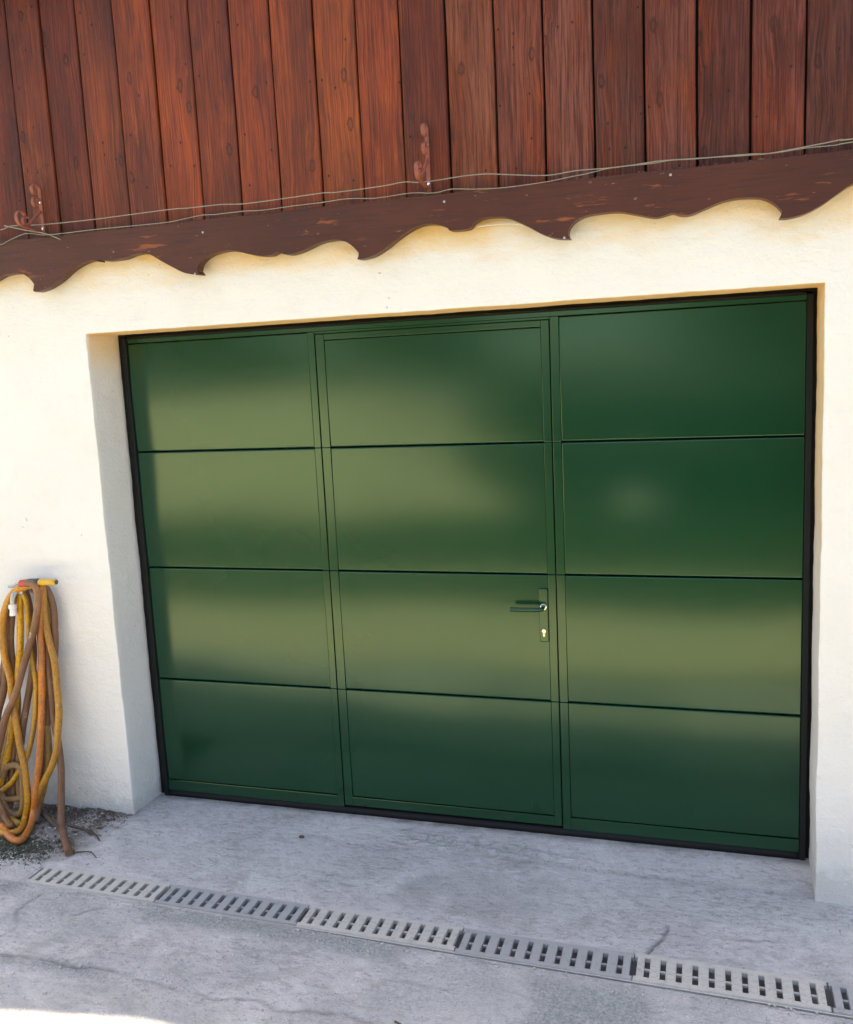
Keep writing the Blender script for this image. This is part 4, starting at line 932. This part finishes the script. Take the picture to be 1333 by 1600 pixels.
hose = empty('garden_hose', (-0.45, -0.33, 0.0)); tag(hose, 'yellow and brown rubber hose hung in long loops on the wall tap', 'hose')
COLH = {'a': (0.62, 0.27, 0.010, 0.24), 'b': (0.70, 0.34, 0.008, 0.06), 'c': (0.30, 0.17, 0.06, 0.75), 'd': (0.42, 0.20, 0.060, 0.72), 'e': (0.66, 0.20, 0.022, 0.22), 'f': (0.54, 0.25, 0.014, 0.34), 'g': (0.26, 0.15, 0.07, 0.82), 'h': (0.30, 0.16, 0.08, 0.85), 'i': (0.58, 0.30, 0.012, 0.22), 'j': (0.34, 0.20, 0.04, 0.6), 'k': (0.36, 0.24, 0.06, 0.55), 'l': (0.34, 0.19, 0.06, 0.8), 'm': (0.50, 0.33, 0.05, 0.5), 'n': (0.32, 0.18, 0.06, 0.7), 'o': (0.28, 0.16, 0.05, 0.7), 'p': (0.50, 0.30, 0.03, 0.45)}
for k, P in HOSE.items():
    bm = bmesh.new(); sm = catmull(P, 7)
    sm = [p + Vector((0.0012 * noise.noise(p * 9), 0.0015 * noise.noise(p * 14 + Vector((5, 5, 5))), 0)) for p in sm]
    fl = random.uniform(0, 6)
    tube(bm, sm, 0.0158 if k not in 'i' else 0.0125, 14, True, lambda t, fl=fl: 1 + 0.02 * math.sin(t * 19 + fl))
    o = bm_obj('hose_loop', bm, M['hose'], hose, True); o.color = COLH[k]
# open end of the tail
e0 = Vector(HOSE['h'][-1]); e1 = Vector(HOSE['h'][-2]); d = (e0 - e1).normalized()
bm = bmesh.new(); lathe(bm, e0 - d * 0.001, d, [(0, 0.0155), (0.004, 0.0155), (0.004, 0.010)], 14); o = bm_obj('cut_end', bm, M['hose'], hose); o.color = (0.30, 0.14, 0.08, 0.8)

# ================================================================== small litter
def stuff(name, label, cat, bm, mat):
    o = bm_obj(name, bm, mat); return tag(o, label, cat, kind='stuff')
bm = bmesh.new()
for k in range(1900):
    r = random.random()
    if r < 0.40: x, y = random.uniform(-0.7, 3.3), None; y = float(front_line(np.array(x))) - abs(random.gauss(0.02, 0.05)) - 0.004
    elif r < 0.62: x, y = random.gauss(-0.35, 0.25), random.gauss(-0.42, 0.12)
    elif r < 0.8: x, y = random.uniform(-0.2, 2.6), random.gauss(-1.245, 0.045)
    else: x, y = random.uniform(-0.6, 3.1), random.uniform(-1.6, -0.25)
    if y > YW - 0.004 and (x < X0 + 0.01 or x > X1 - 0.01): continue
    if BACK - 0.0 > y > float(front_line(np.array(x))) and x > DX0: continue
    if x < -1.25 or x > 3.6 or y > -0.02: continue
    s = min(0.010, 0.0013 + abs(random.gauss(0, 0.0021)))
    m_ = Matrix.Translation((x, y, ground_z(x, y) + s * 0.3)) @ Matrix.Rotation(random.uniform(0, 6.3), 4, 'Z') @ Matrix.Diagonal((random.uniform(.8, 1.6), random.uniform(.7, 1.2), random.uniform(.45, .8), 1))
    bmesh.ops.create_icosphere(bm, subdivisions=1, radius=s, matrix=m_)
stuff('gravel', 'loose grey grit and pebbles scattered over the concrete', 'gravel', bm, M['pebble'])
def flakes(N, fx, fy, smin, smax, curl=0.5):
    bm = bmesh.new()
    for k in range(N):
        x, y = fx(), fy()
        if y > YW - 0.006 and not (X0 + 0.01 < x < X1 - 0.01 and y < -0.02): continue
        if x > DX0 - 0.005 and BACK > y > float(front_line(np.array(x))): continue
        if not (-1.25 < x < 3.6): continue
        s = random.uniform(smin, smax); z = ground_z(x, y) + s * 0.25
        m_ = Matrix.Translation((x, y, z)) @ Matrix.Rotation(random.uniform(0, 6.3), 4, 'Z') @ Matrix.Rotation(random.uniform(-curl, curl), 4, 'X') @ Matrix.Rotation(random.uniform(-curl, curl), 4, 'Y')
        p = [m_ @ Vector(v) for v in ((-s, 0, 0), (-s * .3, -s * .4, s * .15), (s * .5, -s * .35, s * .1), (s, 0, s * .25), (s * .4, s * .4, s * .05), (-s * .4, s * .35, s * .2))]
        bm.faces.new([bm.verts.new(v) for v in p])
    return bm
stuff('leaf_litter', 'brown crumbled leaves and bark swept against the wall foot by the hose', 'leaf litter', flakes(1700, lambda: min(random.gauss(-0.34, 0.20), random.uniform(-0.16, -0.02)), lambda: YW - 0.008 - abs(random.gauss(0, 0.07)), 0.0022, 0.008, 0.9), M['litter'])
stuff('moss', 'dull dark green moss patch on the soil below the hose loops', 'moss', flakes(2800, lambda: random.gauss(-0.40, 0.11), lambda: random.gauss(-0.60, 0.06), 0.003, 0.008, 1.3), M['moss'])
stuff('dead_leaves', 'scattered curled brown leaves on the soil at the wall foot', 'dead leaves', flakes(26, lambda: random.uniform(-0.75, -0.03), lambda: random.uniform(-0.62, -0.25), 0.012, 0.022, 0.5), M['litter'])
def twig(pts, r, label):
    bm = bmesh.new(); P = catmull([(x, y, ground_z(x, y) + z) for x, y, z in pts], 5)
    tube(bm, P, r, 7, True, lambda t: 1.05 - 0.6 * t); return tag(bm_obj('twig', bm, M['twig'], None, True), label, 'twig')
twig([(-0.486, -0.311, 0.02), (-0.40, -0.361, 0.018), (-0.31, -0.415, 0.014), (-0.235, -0.442, 0.01)], 0.014, 'thick dead root lying behind the hose tail at the wall foot')
twig([(-0.25, -0.40, 0.012), (-0.16, -0.42, 0.012), (-0.09, -0.43, 0.012), (-0.03, -0.47, 0.006)], 0.0062, 'thin bent brown twig pointing right from the hose tail')
twig([(-0.17, -0.40, 0.01), (-0.10, -0.44, 0.014), (-0.05, -0.43, 0.006)], 0.004, 'thin short twig crossing the bent one beside the hose tail')
twig([(-0.06, -0.59, 0.008), (0.0, -0.575, 0.010), (0.05, -0.60, 0.004)], 0.0035, 'small dark twig just beyond the cut hose end')
twig([(1.60, -1.215, 0.004), (1.635, -1.235, 0.007), (1.655, -1.262, 0.003)], 0.003, 'tiny dark twig on the concrete near the bottom edge')
bm = bmesh.new(); bmesh.ops.create_icosphere(bm, subdivisions=2, radius=0.011, matrix=Matrix.Translation((0.835, -0.235, ground_z(0.835, -0.235) + 0.004)) @ Matrix.Diagonal((1.2, .9, .6, 1)))
tag(bm_obj('stone', bm, M['twig'], None, True), 'small dark stone alone on the concrete before the left panels', 'stone')

# ================================================================== unseen garden behind the photographer, built for the glossy door to mirror
bx = np.linspace(-16, 0.4, 60); bt = np.linspace(0, 1, 12); BX, BT = np.meshgrid(bx, bt)  # unseen sun-facing bank, added as a bright patch for the door to reflect
bh = 1.75 * np.clip((0.3 - BX) / 2.6, 0, 1) ** 0.8
BY = -7.6 - 2.0 * BT + 0.25 * (fbm(BX * 1.5, BT * 4, 3) - .5); BZ = 0.02 + bh * BT + 0.22 * (fbm(BX * 2.2 + 3, BT * 5, 3) - .5) * np.clip(BT * 4, 0, 1) * np.clip(bh * 2, 0, 1)
BY[-1] -= 0.8
bi = np.arange(BX.size).reshape(BX.shape); bf = np.stack([bi[:-1, :-1], bi[:-1, 1:], bi[1:, 1:], bi[1:, :-1]], -1).reshape(-1, 4)
tag(mesh_obj('reflection_bank', np.stack([BX.ravel(), BY.ravel(), BZ.ravel()], 1).tolist(), bf.tolist(), M['bank'], None, False), kind='structure')
def leaves(name, pts, mat, parent, smin, smax):
    N = len(pts); a = rng.normal(size=(N, 3)); a /= np.linalg.norm(a, axis=1)[:, None]; b_ = rng.normal(size=(N, 3)); b_ -= (b_ * a).sum(1)[:, None] * a; b_ /= np.linalg.norm(b_, axis=1)[:, None]
    s = rng.uniform(smin, smax, N)[:, None]
    V = np.stack([pts - a * s, pts - b_ * s * .5, pts + a * s, pts + b_ * s * .5], 1).reshape(-1, 3)
    return mesh_obj(name, V.tolist(), np.arange(N * 4).reshape(-1, 4).tolist(), mat, parent)
def tree(x, y, h, rad, label, n=5200):
    o = empty('unseen_garden_tree', (x, y, 0)); tag(o, label, 'tree', 'trees behind the photographer')
    bm = bmesh.new(); tube(bm, catmull([(x, y, -0.1), (x + .05, y, h * .25), (x - .06, y + .05, h * .5), (x, y, h * .8)], 5), 0.16, 9, True, lambda t: 1.2 - t)
    cl_ = []
    for k in range(14):
        an = k * 2.4 + x; zz = h * (0.38 + 0.55 * ((k * 0.618) % 1)); rr = rad * (0.85 - 0.45 * abs((zz / h) - 0.6)) * rng.uniform(0.5, 1)
        c = np.array([x + math.cos(an) * rr, y + math.sin(an) * rr, zz]); cl_.append((c, rng.uniform(.35, .6) * rad))
        tube(bm, [(x, y, zz * 0.7), tuple((np.array([x, y, zz * .7]) + c) / 2 + np.array([0, 0, .1])), tuple(c)], 0.05, 6, True, lambda t: 1.1 - .8 * t)
    bm_obj('trunk', bm, M['bark'], o, True)
    P = []
    for c, r_ in cl_:
        m_ = n // len(cl_); d_ = rng.normal(size=(m_, 3)); d_ /= np.linalg.norm(d_, axis=1)[:, None]; P.append(c + d_ * (r_ * rng.random(m_)[:, None] ** 0.45) * np.array([1, 1, .8]))
    leaves('crown', np.concatenate(P), M['leaf2'], o, 0.07, 0.15)
tree(-7.5, -14.5, 6.5, 2.6, 'broad leafy tree behind the added pale bank, mirrored faintly at far left')
tree(-2.2, -15.0, 7.2, 2.9, 'tall leafy tree behind the added pale bank, mirrored in the centre panels')
tree(4.6, -14.0, 7.0, 3.0, 'leafy tree rising behind the hedge, mirrored in the right panels')
hd = empty('hedge', (4.5, -9.6, 0)); tag(hd, 'dense dark clipped hedge behind the photographer, mirrored in the right panels', 'hedge')
N = 15000; hp_ = np.stack([rng.uniform(-0.9, 8.5, N), -9.6 + rng.uniform(-.55, .55, N), rng.uniform(-0.02, 1.9, N)], 1)
hp_[:, 1] += 0.15 * np.sin(hp_[:, 0] * 3); hp_[:, 2] *= 1 + 0.06 * np.sin(hp_[:, 0] * 2.2)
leaves('foliage', hp_, M['leaf'], hd, 0.04, 0.085)
bm = bmesh.new()
for k in range(18): tube(bm, [(0.8 + k * .5, -9.6, -0.1), (0.85 + k * .5, -9.58, 0.8), (0.8 + k * .5, -9.6, 1.5)], 0.03, 6)
bm_obj('stems', bm, M['bark'], hd, True)

# unseen white globe added so the right-hand panels mirror a pale glint
gl = empty('glint_globe', (1.86, -6.0, 0.03)); tag(gl, 'white globe added on the lawn to mirror as a pale glint in the right panel', 'glint_ball')
bm = bmesh.new(); lathe(bm, (1.86, -6.0, 0.03), (0, 0, 1), [(0, 0.08), (0.02, 0.08), (0.03, 0.03), (0.24, 0.025), (0.26, 0.06), (0.28, 0.06)], 20); bm_obj('glint_post', bm, M['frame'], gl)
bm = bmesh.new(); bmesh.ops.create_uvsphere(bm, u_segments=28, v_segments=18, radius=0.25, matrix=Matrix.Translation((1.86, -6.0, 0.52))); bm_obj('glint_sphere', bm, M['white'], gl, True)
